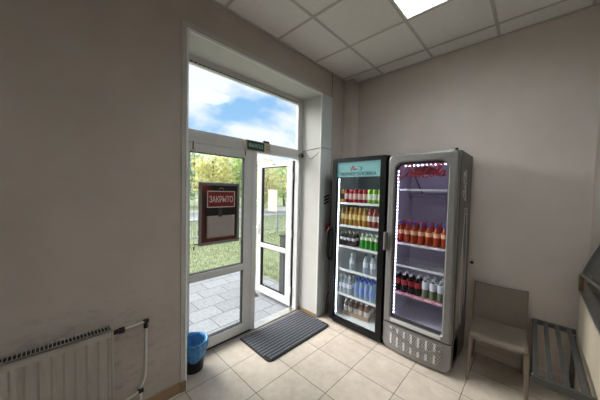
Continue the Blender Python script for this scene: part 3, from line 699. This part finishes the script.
# contents of the black fridge
fy = y0+.115
g = 'drinks cans on the top shelf of the black fridge'
rc = can('drinks_can', 'x', 'can', g, .168, .031, RED_CAN, PALE_BAND); yc = can('drinks_can', 'x', 'can', g, .168, .031, YEL_CAN, BLK_BAND); gc_ = can('drinks_can', 'x', 'can', g, .168, .031, GREEN_CAN, WHITE_BAND)
def rows(proto, n, x, dx, y, dy, z, nrow, what, where, group, jitter=0):
    """n across, nrow deep; each copy labelled by its place from the left and its row"""
    for r in range(nrow):
        rn = ('front row, ', 'second row, ', 'third row, ')[r] if nrow > 1 else ''
        for k in range(n):
            pos = '' if n == 1 else (f'{ORD[k]} of its kind from left, ' if nrow > 1 else f'{ORD[k]} from left, ')
            lab = f'{what}, {pos}{rn}{where}' if n > 1 else f'{what} {where}'
            put(proto, (x+dx*k+random.uniform(-jitter, jitter), y+dy*r+random.uniform(-jitter, jitter), z), lab, group, random.uniform(0, 6))
rows(yc, 1, -1.748, 0, fy, .07, S1[0], 1, 'yellow and black drinks can, leftmost on the', 'black fridge top shelf', g)
rows(rc, 5, -1.685, .0625, fy, .07, S1[0], 2, 'red drinks can', 'black fridge top shelf', g)
rows(gc_, 3, -1.372, .0635, fy, .07, S1[0], 2, 'lime green drinks can', 'black fridge top shelf', g)
g = 'soft drink bottles on the second shelf of the black fridge'
gb_ = bottle('drinks_bottle', 'x', 'bottle', g, .225, .029, liquid('golden_drink', '#b98d3e'), CAPS['gold'], LABS['gold'])
pb_ = bottle('drinks_bottle', 'x', 'bottle', g, .225, .029, liquid('rose_drink', '#a5584c'), CAPS['pink'], LABS['white'])
rows(gb_, 6, -1.742, .0622, fy, .075, S1[1], 2, 'golden drink bottle', 'black fridge second shelf', g)
rows(pb_, 3, -1.366, .0625, fy, .075, S1[1], 2, 'rose drink bottle', 'black fridge second shelf', g)
g = 'bottles on the middle shelf of the black fridge'
db_ = bottle('drinks_bottle', 'x', 'bottle', g, .185, .027, liquid('dark_drink', '#3a221c', .95), CAPS['silver'], LABS['pale'], (.40, .58))
vb_ = bottle('drinks_bottle', 'x', 'bottle', g, .185, .027, liquid('green_drink', '#3f9a38', .9), CAPS['white'], LABS['white'], (.60, .76))
rows(db_, 4, -1.748, .060, fy, .075, S1[2], 2, 'dark brown drink bottle', 'black fridge middle shelf', g)
rows(vb_, 4, -1.452, .0605, fy, .075, S1[2], 2, 'bright green drink bottle', 'black fridge middle shelf', g)
g = 'clear bottles on the fourth shelf of the black fridge'
cb_ = bottle('water_bottle', 'x', 'bottle', g, .205, .029, liquid('clear_water', '#cfdde4', .55, .08), CAPS['white'], LABS['pale'], (.4, .6))
kb_ = bottle('water_bottle', 'x', 'bottle', g, .235, .031, liquid('still_water', '#c4d3da', .55, .08), CAPS['dark'], LABS['pale'], (.35, .6))
put(cb_, (-1.595, fy+.01, S1[3]), 'clear bottle with white cap, standing alone mid left on black fridge fourth shelf', g)
put(kb_, (-1.40, fy, S1[3]), 'clear bottle with dark cap, left one of pair on black fridge fourth shelf', g)
put(kb_, (-1.315, fy+.01, S1[3]), 'clear bottle with dark cap, right one of pair on black fridge fourth shelf', g)
g = 'water bottles on the fifth shelf of the black fridge'
wb_ = bottle('water_bottle', 'x', 'bottle', g, .225, .030, liquid('blue_water', '#a9c6e4', .6, .08), CAPS['blue'], LABS['blue'], (.35, .58))
qb_ = bottle('water_bottle', 'x', 'bottle', g, .225, .030, liquid('plain_water', '#d2dde2', .55, .08), CAPS['silver'], LABS['pale'], (.35, .58))
rows(qb_, 3, -1.738, .064, fy, .075, S1[4], 2, 'silver capped water bottle', 'black fridge fifth shelf', g)
rows(wb_, 4, -1.510, .0655, fy, .075, S1[4], 3, 'blue capped water bottle', 'black fridge fifth shelf', g)
bp_ = thing('bottle_pack', 'shrink wrapped pack of small brown bottles on the black fridge floor', 'pack', (-1.565, 2.76, iz0+.012), math.radians(4))
MB().box(-.18, -.115, 0, .18, .115, .004).box(-.18, -.115, 0, -.176, .115, .05).box(.176, -.115, 0, .18, .115, .05).box(-.18, -.115, 0, .18, -.111, .05).box(-.18, .111, 0, .18, .115, .05).build('tray', pm('card_tray', '#a98c74', .8, var=.06), bp_)
for i in range(5):
    for j in range(3):
        c = (-.14+.07*i, -.072+.072*j, .005)
        b_ = MB().lathe([(.028, 0), (.031, .01), (.031, .115), (.014, .158), (.013, .176)], c, 12).build('bottle', pm('milk_brown_drink', '#8a6552', .35, var=.1) if i+j == 0 else bpy.data.materials['milk_brown_drink'], bp_)
        MB().lathe([(.0316, .03), (.0318, .10)], c, 12).build('bottle_label', LABS['white'] if j != 1 else LABS['pale'], b_)
        MB().lathe([(.015, .170), (.015, .188), (0, .188)], c, 10).build('bottle_cap', CAPS['white'], b_)
MB().loops([[(x, y, .052) for x, y in rrect(-.183, -.118, .183, .118, .03)], [(x, y, .14) for x, y in rrect(-.179, -.114, .179, .114, .03)], [(x, y, .196) for x, y in rrect(-.15, -.09, .15, .09, .03)]], smooth=True).build('film', glassmat('shrink_film', (.96, .96, .96, 1), 1.0, .05), bp_)

# ================================================================== grey fridge
x0, x1, y0, y1, z1 = -1.123, -.486, 2.497, 3.118, 2.055
f2 = thing('cola_fridge', 'tall silver grey rounded drinks fridge with violet lit interior and red script lettering', 'fridge', ((x0+x1)/2, 2.80, 0)); o_ = ((x0+x1)/2, 2.80, 0)
cxm, hw = (x0+x1)/2, (x1-x0)/2
def bulge(a): return lambda p: Vector((p.x, p.y - a*max(0, 1-(p.x/hw)**2), p.z))
m = MB(o_); m.box(x0, y0+.065, .03, x0+.042, y1, z1).box(x1-.042, y0+.065, .03, x1, y1, z1).box(x0+.042, y1-.04, .03, x1-.042, y1, z1).box(x0+.042, y0+.065, z1-.05, x1-.042, y1-.04, z1).box(x0+.042, y0+.065, .25, x1-.042, y1-.04, .32)
m.build('cabinet', SIDE, f2)
ix0, ix1, iy0, iy1, iz0, iz1 = x0+.043, x1-.043, y0+.066, y1-.041, .321, z1-.051
m = MB(o_); m.box(ix0, iy0, iz0, ix0+.012, iy1, iz1).box(ix1-.012, iy0, iz0, ix1, iy1, iz1).box(ix0, iy1-.012, iz0, ix1, iy1, iz1).box(ix0, iy0, iz1-.012, ix1, iy1, iz1).box(ix0, iy0, iz0, ix1, iy1, iz0+.012)
m.build('liner', LINER2, f2)
B(ix0+.02, iy1-.14, 1.615, ix1-.02, iy1-.013, 1.655, o_, .004).build('cooler_tray', pm('violet_grey_tray', '#a9a4b4', .5), f2)
B(ix0+.02, iy1-.09, 1.655, ix1-.02, iy1-.013, iz1-.02, o_, .004).build('cooler_cover', LINER2, f2)
MB(o_).tube(spline([(ix0+.05, iy1-.12, 1.93), (ix0+.09, iy1-.10, 1.80), (ix0+.16, iy1-.10, 1.64)]), .006, 6).build('drain_hose', GREY_D, f2)
dr = bpy.data.objects.new('door', None); COL.objects.link(dr); dr.parent = f2
ga, gb, gc, gd = x0+.078, x1-.078, .352, 1.968
rI = [.085, .085, .02, .02]
def off(pts, d): return pts
m = MB(o_); N_ = 6
lo = [(y0+.062, rrect(x0, .30, x1, z1, [.06, .06, .004, .004], N_)), (y0+.022, rrect(x0, .30, x1, z1, [.06, .06, .004, .004], N_)), (y0+.006, rrect(x0+.008, .302, x1-.008, z1-.008, [.056, .056, .004, .004], N_)), (y0, rrect(x0+.022, .304, x1-.022, z1-.022, [.05, .05, .004, .004], N_)),
      (y0, rrect(ga-.012, gc-.004, gb+.012, gd+.012, [.092, .092, .02, .02], N_)), (y0+.012, rrect(ga, gc, gb, gd, rI, N_)), (y0+.062, rrect(ga, gc, gb, gd, rI, N_))]
m.loops([[(x, y, z) for x, z in pts] for y, pts in lo], closed=True); m.xf(bulge(.010)); m.build('door_frame', GREY, dr)
m = MB(o_); m.loops([[(x, y, z) for x, z in pts] for y, pts in ((y0+.0225, rrect(ga-.001, gc, gb+.001, gd+.001, rI, N_)), (y0+.0225, rrect(ga+.016, gc+.02, gb-.006, gd-.022, [.06, .06, .015, .015], N_)), (y0+.05, rrect(ga+.016, gc+.02, gb-.006, gd-.022, [.06, .06, .015, .015], N_)), (y0+.05, rrect(ga-.001, gc, gb+.001, gd+.001, rI, N_)))], closed=True); m.build('inner_seal', GREY_D, dr)
gp = rrect(ga+.0005, gc+.0005, gb-.0005, gd-.0005, rI, N_); m = MB(o_); m.poly([(x, y0+.014, z) for x, z in gp], (0, .006, 0)); m.build('glass', FGLASS, dr)
m = MB(o_); m.rbox(ga+.005, y0-.006, .318, gb-.005, y0+.004, .352, .003); m.xf(bulge(.010)); m.build('sill_strip', GREY_L, dr)
m = MB(o_); m.rbox(x0-.008, y0-.045, 1.055, x0+.020, y0+.020, 1.245, .008); m.build('handle', GREY, dr)
B(ga+.017, y0+.032, gc+.04, ga+.024, y0+.044, 1.90, o_).build('led_strip', LED2, dr); B(ga+.085, y0+.032, gd-.042, gb-.03, y0+.045, gd-.030, o_).build('led_strip', LED3, dr)
pl = lambda x, z, d: (ga+.030+x*.106, y0+.0225-d, 1.822+z*.118)
m = MB(o_); hf = [(-.835+.135*math.cos(t)*1.0+.06, y0+.0225, 1.832+.085*math.sin(t)) for t in [math.pi*k/18 for k in range(19)]]
m.poly(hf, (0, .0008, 0)); m.build('film_cap', MAROON, dr)
script_logo(pl, .001, o_, .13).build('script_lettering', LOGO, dr)
B(ga+.09, y0+.0215, 1.826, gb-.01, y0+.0225, 1.836, o_).build('film_edge', pm('pale_film_edge', '#b9b3c8', .5), dr)
# lower grille
def basef(mb): return mb.xf(bulge(.032))
def plan(xa, xb, n=16): return [xa+(xb-xa)*k/n for k in range(n+1)]
def curved(xa, xb, zf0, zf1, ya, yb, off, n=20):
    """slab whose front follows the curved plinth; zf0/zf1 give bottom and top along x"""
    mb = MB(off); P = plan(xa, xb, n); vs = []
    for x in P: vs += [(x, ya, zf0(x)), (x, ya, zf1(x)), (x, yb, zf1(x)), (x, yb, zf0(x))]
    fs = []
    for k in range(n):
        for j in range(4): fs.append((4*k+j, 4*k+(j+1) % 4, 4*k+4+(j+1) % 4, 4*k+4+j))
    fs += [(3, 2, 1, 0), (4*n, 4*n+1, 4*n+2, 4*n+3)]
    return mb.add(vs, fs)
def zlow(x):
    u = abs(x-cxm)/hw
    return .028 + (.05*max(0, (u-.90)/.10)**2)
vx0, vx1 = x0+.045, x1-.070
m = basef(curved(x0, x1, zlow, lambda x: .288, y0+.014, y0+.30, o_)); m.build('plinth', GREY, f2)
def vlow(x):
    a, b = (x-vx0)/.10, (vx1-x)/.05
    v = .075
    if a < 1: v += .10*(1-math.sqrt(max(0, 1-(1-a)**2)))
    if b < 1: v += .04*(1-math.sqrt(max(0, 1-(1-b)**2)))
    return v
def vtop(x):
    a, b = (x-vx0)/.03, (vx1-x)/.02
    v = .268
    if a < 1: v -= .03*(1-math.sqrt(max(0, 1-(1-a)**2)))
    return v
m = basef(curved(vx0, vx1, vlow, vtop, y0+.010, y0+.016, o_)); m.build('vent_panel', VENT, f2)
m = MB(o_)
for k in range(7):
    xc = vx0+.052+(vx1-vx0-.04)*k/7.0
    q = curved(xc-.009, xc+.009, lambda x: vlow(x)+.001, lambda x: vtop(x)-.001, y0+.006, y0+.011, o_, 2); m.v += [v for v in ()]; n0 = len(m.v); m.v += q.v; m.f += [tuple(i+n0 for i in f) for f in q.f]; m.sm += q.sm
basef(m); m.build('vent_rib', GREY_L, f2)
def wv(x): u = (x-vx0)/(vx1-vx0); return .205 - .035*math.sin(u*math.pi*1.5 - .9) - .022*u + .012*math.sin(u*6)
m = basef(curved(vx0, vx1, lambda x: wv(x)-.017, lambda x: wv(x)+.017, y0-.002, y0+.012, o_, 26)); m.build('wave_band', GREY, f2)
B(x0+.004, y0+.02, .288, x1-.004, y0+.30, .300, o_).build('seam', BLACKM, f2)
B(x0+.01, y0+.30, .03, x1-.01, y1-.01, .249, o_).build('motor_housing', BLACKM, f2)
m = MB(o_)
for X in (x0+.06, x1-.06):
    for Y in (y0+.08, y1-.06): m.tube([(X, Y, .001), (X, Y, .032)], .02, 10)
m.build('foot', BLACKM, f2)
B(x1-.001, y0+.068, .05, x1+.004, y0+.098, z1-.01, o_, .002).build('side_trim', GREY_D, f2)
# printing on the right flank
sx = x1+.0005
pl = lambda a, b, d: (sx+d, 2.83-b*.12, 1.60+a*.072)
m = script_logo(pl, .001, o_, .17); m.build('side_script', PALE_INK, f2)
m = MB(o_)
def outl(pts): ribbon(m, pts, .018, lambda x, z, d: (sx+d, x, z), .001)
outl([(2.86, .36), (2.80, .52), (2.78, .75), (2.815, .95), (2.79, 1.15), (2.815, 1.30), (2.83, 1.48), (2.832, 1.52)]); outl([(2.93, 1.52), (2.94, 1.46), (2.965, 1.28), (2.99, 1.13), (2.965, .95), (2.995, .75), (2.98, .52)])
outl([(2.832, 1.52), (2.93, 1.52)]); outl([(2.825, 1.46), (2.94, 1.46)])
m.build('side_outline', PALE_INK, f2)
m = MB(o_); m.poly([(sx, 2.64, .36), (sx, 2.90, .40), (sx, 2.95, .75), (sx, 2.80, 1.22), (sx, 2.70, 1.0), (sx, 2.63, .7)], (.0006, 0, 0)); m.build('side_swoosh', pm('pale_swoosh', '#a5a19f', .5, var=.04), f2)
MB(o_).tube([(x1-.03, y0+.035, z1-.002), (x1-.03, y0+.035, z1+.012)], .014, 10).build('hinge_cap', BLACK, f2)
S2 = [1.70, 1.138, .905, .608]
RAILP = pm('pink_rail', '#c77a92', .5, var=.25, scale=45)
for k, z in enumerate(S2):
    s_ = shelf(z, ix0+.014, ix1-.014, y0+.085, iy1-.15, f2, o_, SHELF, RAILP if k == 3 else SHELF, .036 if k == 3 else .020)
    if k == 3:
        m = MB(o_)
        for i in range(5):
            X = ix0+.05+i*.095; ribbon(m, [(X, .598), (X+.02, .612), (X+.03, .598), (X+.05, .610), (X+.062, .600)], .010, lambda x, z, d: (x, y0+.0845-d, z), .001)
        m.build('rail_marks', WHITE, s_)
fy = y0+.128
g = 'orange soda bottles in the grey fridge'
ob_ = bottle('soda_bottle', 'x', 'bottle', g, .222, .0315, liquid('orange_soda', '#a83d1a', .95), CAPS['blue'], LABS['orange'], (.42, .60), .40, .022)
og_ = bottle('soda_bottle', 'x', 'bottle', g, .222, .0315, liquid('red_soda', '#9c2c20', .95), CAPS['red'], LABS['orange'], (.42, .60), .40, .022)
rows(ob_, 7, ix0+.058, .0705, fy, .07, S2[1], 1, 'orange soda bottle with blue cap', 'front row of grey fridge', g)
for r in (1, 2):
    for k in range(7): put(og_, (ix0+.058+.0705*k, fy+.07*r, S2[1]), f'orange soda bottle with red cap, {ORD[k]} from left, {("second", "third")[r-1]} row of grey fridge', g)
g = 'cola and lemonade bottles in the grey fridge'
kb2 = bottle('soda_bottle', 'x', 'bottle', g, .21, .031, liquid('cola', '#1d0f0d', .97), CAPS['silver'], LABS['red'], (.40, .66), .36, .018)
lb2 = bottle('soda_bottle', 'x', 'bottle', g, .21, .031, liquid('lemonade', '#7c8768', .85), CAPS['silver'], LABS['pale'], (.46, .80), .36, .018)
rows(kb2, 4, ix0+.050, .0695, fy, .07, S2[3], 2, 'dark cola bottle', 'grey fridge bottom shelf', g)
rows(lb2, 3, ix0+.050+4*.0695, .0695, fy, .07, S2[3], 2, 'pale green lemonade bottle', 'grey fridge bottom shelf', g)

# wall socket
so = thing('wall_socket', 'small dark socket on the back wall beside the grey fridge', 'socket', (-.452, WY, .941)); o_ = (-.452, WY, .941)
B(-.478, WY-.010, .905, -.425, WY, .975, o_, .002).build('plate', PAINT, so); MB(o_).tube([(-.452, WY-.010, .941), (-.452, WY-.016, .941)], .016, 14).build('outlet', BLACKM, so)

# ================================================================== chair
ch = thing('plastic_chair', 'taupe plastic chair with a square back against the back wall by the grey fridge', 'chair', (-.190, 2.825, 0), math.radians(3.8))
def seatf(u, v):
    x = (u-.5)*.405; y = -.215 + v*.40; e = abs(u-.5)*2
    z = .432 + .010*e**3 - .014*math.sin(math.pi*min(1, v*1.0))*(1-e**2) - .010*max(0, .12-v)/.12 - .03*max(0, (.06-v)/.06)**2
    return (x*(1-.04*(1-v)), y, z)
s_ = MB().grid(seatf, 20, 20).build('seat', TAUPE, ch); md = s_.modifiers.new('thickness', 'SOLIDIFY'); md.thickness = .022; md.offset = -1
def backf(u, v):
    x = (u-.5)*(.414-.008*v); e = abs(u-.5)*2
    y = .178 + .060*v + .014*(1-e**2)*(.4+.6*v) ; z = .405 + .374*v - .012*(1-e**2)*v
    return (x, y, z)
s_ = MB().grid(backf, 18, 14).build('backrest', TAUPE, ch); md = s_.modifiers.new('thickness', 'SOLIDIFY'); md.thickness = .022; md.offset = 0; bv = s_.modifiers.new('edge', 'BEVEL'); bv.width = .006; bv.segments = 2
def legmb(sx, front):
    m = MB(); Ls = []
    X1, Y1 = (.183*sx, -.185) if front else (.185*sx, .175)
    X0, Y0 = (.196*sx, -.200) if front else (.190*sx, .225)
    for t, w, d in ((0, .012, .013), (.3, .0145, .016), (.7, .017, .019), (.9, .019, .022), (1, .024, .026)):
        zz = .001 + t*.417; x = X0+(X1-X0)*t; y = Y0+(Y1-Y0)*t; sh = (t > .95)*(.006*sx)*-1
        Ls.append([(x+sh+a*w, y+b*d, zz) for a, b in ((-1, -.7), (-.7, -1), (.7, -1), (1, -.7), (1, .7), (.7, 1), (-.7, 1), (-1, .7))])
    m.loops(Ls, smooth=False); m.add(Ls[0], [tuple(range(8))]); m.add(Ls[-1], [tuple(range(8))]); return m
for sx_ in (-1, 1):
    for fr in (True, False): legmb(sx_, fr).build('leg', TAUPE, ch)
m = MB(); m.rbox(-.175, -.205, .385, .175, -.188, .416, .004).rbox(-.192, -.18, .385, -.176, .17, .418, .004).rbox(.176, -.18, .385, .192, .17, .418, .004); m.build('apron', TAUPE, ch)

# ================================================================== slatted rack and display counter
RACKM = pm('dull_rack_steel', '#5c5d5c', .45, .6, var=.1, scale=20)
rk = thing('slatted_rack', 'low metal rack of four steel slats between the chair and the counter', 'rack', (.165, 2.6, 0)); o_ = (.165, 2.6, 0)
m = MB(o_); m.rbox(.030, 2.115, .478, .300, 2.140, .530, .003); m.build('front_rail', RACKM, rk)
B(.030, 3.095, .490, .300, 3.118, .530, o_, .003).build('back_rail', RACKM, rk)
for x in (.050, .117, .187, .258): B(x-.013, 2.140, .510, x+.013, 3.096, .530, o_, .002).build('slat', RACKM, rk)
for x, y in ((.045, 3.07), (.286, 3.07), (.286, 2.155)): B(x-.012, y-.012, .001, x+.012, y+.012, .49, o_, .002).build('leg', RACKM, rk)
B(.280, 2.165, .475, .292, 3.06, .490, o_).build('side_bar', RACKM, rk)
dc = thing('display_counter', 'cream fronted glass display counter with steel rails along the right side', 'counter', (.75, 2.1, 0)); o_ = (.75, 2.1, 0)
cx0 = .308
m = MB(o_); m.box(cx0, 1.1, .06, cx0+.03, 3.095, .858).box(cx0+.03, 3.065, .06, 1.15, 3.095, .858).box(cx0+.03, 1.1, .06, 1.15, 1.13, .858).box(1.12, 1.13, .06, 1.15, 3.065, .858); m.build('body', CREAM, dc)
B(cx0+.02, 1.12, .001, 1.13, 3.08, .06, o_).build('plinth', BLACKM, dc)
B(cx0-.006, 1.09, .858, 1.16, 3.10, .876, o_, .003).build('worktop', STEEL, dc)
B(cx0+.002, 1.10, .8765, cx0+.008, 3.07, 1.000, o_).build('lower_glass', GLASS, dc)
B(cx0-.012, 3.07, .876, cx0+.012, 3.098, 1.012, o_, .003).build('corner_post', pm('brass_post', '#7d6440', .4, .4, var=.1), dc)
m = MB(o_); m.tube([(cx0+.0, 3.09, 1.012), (.368, 2.683, 1.012), (.46, 2.1, 1.012), (.60, 1.2, 1.012)], .012, 8, smooth=False); m.build('glass_rail', ALU, dc)
def gl(u, v):
    A = Vector((cx0, 3.085, 1.02)).lerp(Vector((.595, 1.2, 1.02)), u); return A + Vector((.115*v+.06*v*v, 0, .46*v))
q = MB(o_).grid(gl, 8, 8).build('front_glass', glassmat('counter_glass', (.72, .74, .76, 1), 1.2, .06), dc); md = q.modifiers.new('thickness', 'SOLIDIFY'); md.thickness = .006
m = MB(o_); m.tube([gl(0, k/8) for k in range(9)], .008, 6); m.build('glass_edge', ALU, dc)
B(.50, 1.14, .876, .515, 3.06, .97, o_).build('inner_step', STEEL, dc)
m = MB(o_); m.box(.62, 1.14, .876, 1.14, 3.06, .90).box(1.12, 1.14, .90, 1.145, 3.08, 1.50).box(.44, 1.2, 1.48, 1.145, 3.085, 1.505); m.build('display_deck', STEEL, dc)
m = MB(); m.box(.345, WY-.008, .08, .352, WY, CZ); struct(m.build('trim_8', PAINT))

# ================================================================== ceiling lights
for i, (a, b) in enumerate(lights_at):
    lx, ly = GX+P6*a, GY+P6*b
    if i == 0:
        cl = thing('ceiling_light', 'square louvred fluorescent light set in the ceiling above the fridges', 'ceiling light', (lx+.3, ly+.3, CZ), 0, 'louvred ceiling lights')
        m = MB(); m.box(-.290, -.290, .001, -.278, .290, .03).box(.278, -.290, .001, .290, .290, .03).box(-.278, -.290, .001, .278, -.278, .03).box(-.278, .278, .001, .278, .290, .03); m.build('frame', WHITE, cl)
        m = MB(); m.box(-.290, -.290, .085, .290, .290, .09).box(-.290, -.290, .03, -.285, .290, .085).box(.285, -.290, .03, .290, .290, .085).box(-.285, -.290, .03, .285, -.285, .085).box(-.285, .285, .03, .285, .290, .085); m.build('housing', WHITE, cl)
        for k in range(4): MB().tube([(-.208+.139*k, -.275, .055), (-.208+.139*k, .275, .055)], .013, 12).build('tube', TUBE, cl)
        m = MB()
        for k in range(5): m.box(-.2785+.139*k-.003, -.277, .006, -.2785+.139*k+.003, .277, .045)
        for k in range(9): m.box(-.277, -.277+.0693*k-.0015, .010, .277, -.277+.0693*k+.0015, .035)
        m.build('louvre', LOUVRE, cl)
    else:
        dup(cl, (lx+.3, ly+.3, CZ), ['', 'added unseen louvred fill light in the ceiling at the right of the room', 'added unseen louvred fill light in the ceiling at the near right corner'][i])

# ================================================================== outdoors
GZ = -.03
struct(B(-4.45, -8, GZ-.1, OX, 2.89, GZ).build('pavement', PAVER))
m = MB(); m.box(-12.6, -10, GZ-.1, -4.45, 26, GZ-.01).box(-4.45, 2.89, GZ-.1, OX, 26, GZ-.01); struct(m.build('lawn', LAWN))
m = MB(); m.box(-4.51, -8, GZ-.1, -4.45, 2.95, GZ+.01).box(-4.45, 2.89, GZ-.1, OX, 2.95, GZ+.01); struct(m.build('kerb', CONC))
struct(B(-19, -20, GZ-.1, -12.6, 50, GZ-.02).build('road', ASPHALT)); struct(B(-140, -80, GZ-.2, -19, 160, GZ-.03).build('far_lawn', LAWN))
struct(B(-19, 50, GZ-.2, 60, 160, GZ-.03).build('far_ground', LAWN)); struct(B(-12.6, 26, GZ-.2, OX, 50, GZ-.03).build('far_verge', LAWN))
n = 16000
d = 2.4 + 9*rng.random(n)**1.3
px = np.empty(n); py = np.empty(n)
a = rng.random(n)
px[:] = -4.53 - 2.95*a**1.2; sel = rng.random(n) < .3; px[sel] = -7.75 - 4.5*rng.random(n)[sel]; py[:] = .6 + 12*rng.random(n)
k = int(n*.25); px[:k] = -4.45 + 1.9*rng.random(k); py[:k] = 2.98 + 5*rng.random(k)**1.3
h = .035 + .06*rng.random(n); th = rng.random(n)*6.283; wd = .007 + .0015*np.abs(px+4.4)
V = np.empty((n, 3, 3)); V[:, 0] = np.stack([px-np.cos(th)*wd, py-np.sin(th)*wd, np.full(n, GZ-.012)], 1); V[:, 1] = np.stack([px+np.cos(th)*wd, py+np.sin(th)*wd, np.full(n, GZ-.012)], 1)
V[:, 2] = np.stack([px+.04*(rng.random(n)-.5), py+.04*(rng.random(n)-.5), GZ-.012+h], 1)
me = bpy.data.meshes.new('grass'); me.from_pydata(V.reshape(-1, 3).tolist(), [], np.arange(3*n).reshape(-1, 3).tolist()); me.materials.append(GRASS)
o = bpy.data.objects.new('grass', me); COL.objects.link(o); tag(o, 'mown green grass blades of the lawn beyond the paving', 'grass', kind='stuff')
# low fence
fe = thing('street_fence', 'low pale metal fence of upright bars beyond the lawn', 'fence', (-7.6, 6, GZ))
LY0, LY1 = -4.2, 5.4
MB().box(-.012, LY0, .66, .012, LY1, .69).box(-.012, LY0, .12, .012, LY1, .145).build('rail', FENCEM, fe)
for k in range(5):
    y = LY0+k*(LY1-LY0)/4; B(-.03, y-.03, -.02, .03, y+.03, .76).build('post', FENCEM, fe)
bar = B(-.007, -.007, .145, .007, .007, .66).build('bar', FENCEM, fe); bar.location = (0, LY0+.12, 0)
for k in range(1, 79):
    c = bar.copy(); COL.objects.link(c); c.parent = fe; c.location = (0, LY0+.12+k*.12, 0)
# door stop and a pillar just outside
ds = thing('door_stop', 'dark door stop lying on the paving by the open door leaf', 'door stop', (-3.17, 2.285, GZ), .5)
MB().rbox(-.06, -.035, 0, .06, .035, .035, .008).build('wedge', pm('grey_stone', '#6d6c6a', .9), ds); MB().lathe([(.03, .035), (.033, .05), (.022, .085), (0, .09)], n=12).build('knob', BLACKM, ds)
gp_ = thing('service_pillar', 'dark grey service pillar standing outside behind the open door leaf', 'pillar', (-2.90, 2.68, GZ))
B(-.055, -.055, 0, .055, .055, .95, r=.008).build('pillar_body', pm('dark_grey_paint', '#5b5d5f', .6, var=.06), gp_); B(-.065, -.065, .95, .065, .065, .98, r=.006).build('pillar_cap', GREY_D, gp_)
# trees
def leafmesh(name, w, h, z0, nc, per, ls, seed, mat):
    r = np.random.default_rng(seed); c = []
    while len(c) < nc:
        p = r.uniform(-1, 1, 3)
        if .25 < np.linalg.norm(p) < 1: c.append(p)
    c = np.array(c); P = np.repeat(c, per, 0)*[w/2*.82, w/2*.82, h/2*.86]; P += r.normal(0, 1, P.shape)*[w*.085, w*.085, h*.075]; P[:, 2] += z0 + h/2
    n = len(P); A = r.normal(0, 1, (n, 3)); A /= np.linalg.norm(A, axis=1)[:, None]; Bv = np.cross(A, r.normal(0, 1, (n, 3))); Bv /= np.linalg.norm(Bv, axis=1)[:, None]
    s = ls*(.6+.8*r.random(n))[:, None]
    V = np.stack([P - A*s, P + Bv*s*.5, P + A*s, P - Bv*s*.5], 1)
    me = bpy.data.meshes.new(name); me.from_pydata(V.reshape(-1, 3).tolist(), [], np.arange(4*n).reshape(-1, 4).tolist()); me.materials.append(mat); return me
CR = [leafmesh('crown', 3.6, 4.6, .5, 46, 64, .13, 1, LEAF[0]), leafmesh('crown', 3.8, 4.4, .6, 46, 64, .13, 2, LEAF[1]), leafmesh('crown', 3.4, 4.2, .5, 46, 60, .13, 3, LEAF[2])]
TR = MB().tube(spline([(0, 0, -.05), (.05, .02, 1.2), (-.05, .04, 2.4), (.03, 0, 3.8)]), [.13]*8+[.10]*8+[.06]*9, 8)
for q in ((1.2, .8, .6, 2.6), (1.6, -.9, .3, 3.0), (2.0, .5, -.8, 3.4)): TR.tube([(0, 0, q[0]), (q[1]*.6, q[2]*.6, (q[0]+q[3])/2+.2), (q[1], q[2], q[3]+.4)], [.06, .04, .02], 6)
trm = TR.mesh('trunk'); trm.materials.append(BARK)
KIND = ['yellow green', 'mid green', 'dusky blue green']
for k, (ang, dist, kind, sc, wh) in enumerate([(-75.5, 20, 1, 1.0, 'nearest row, left of the poster'), (-63.5, 20, 0, 1.02, 'nearest row, above the poster'), (-52.5, 20, 0, .84, 'low, seen in open leaf'), (-43, 20.5, 0, .98, 'nearest row, seen by the open leaf hinge side'),
                                           (-69, 26.5, 2, 1.22, 'back row, above poster left corner'), (-58, 26.5, 1, 1.22, 'back row, behind the door mullion'), (-47.5, 27.5, 1, 1.0, 'back row, seen through the open leaf')]):
    t = thing('street_tree', f'bushy {KIND[kind]} tree beyond the road, {wh}', 'tree', (dist*math.sin(math.radians(ang)), dist*math.cos(math.radians(ang)), GZ-.03), random.uniform(0, 6), 'trees beyond the road')
    t.scale = (sc, sc, sc)
    for nm, me in (('crown', CR[kind]), ('trunk', trm)):
        o = bpy.data.objects.new(nm, me); COL.objects.link(o); o.parent = t
# pale building far behind the trees
bl = thing('street_building', 'pale blue apartment block far away beyond the trees', 'building', (-68, 57, GZ), math.radians(50))
B(-14, -4, 0, 14, 4, 9.6).build('wall', BLD, bl); B(-14.4, -4.4, 9.6, 14.4, 4.4, 10.1).build('roof', CONC, bl)
w0 = B(-.8, -4.05, 0, .8, -3.98, 1.5).build('window', BLDW, bl); w0.location = (-12, 0, 1.2)
for i in range(9):
    for j in range(3):
        if i+j == 0: continue
        c = w0.copy(); COL.objects.link(c); c.parent = bl; c.location = (-12+3*i, 0, 1.2+3*j)
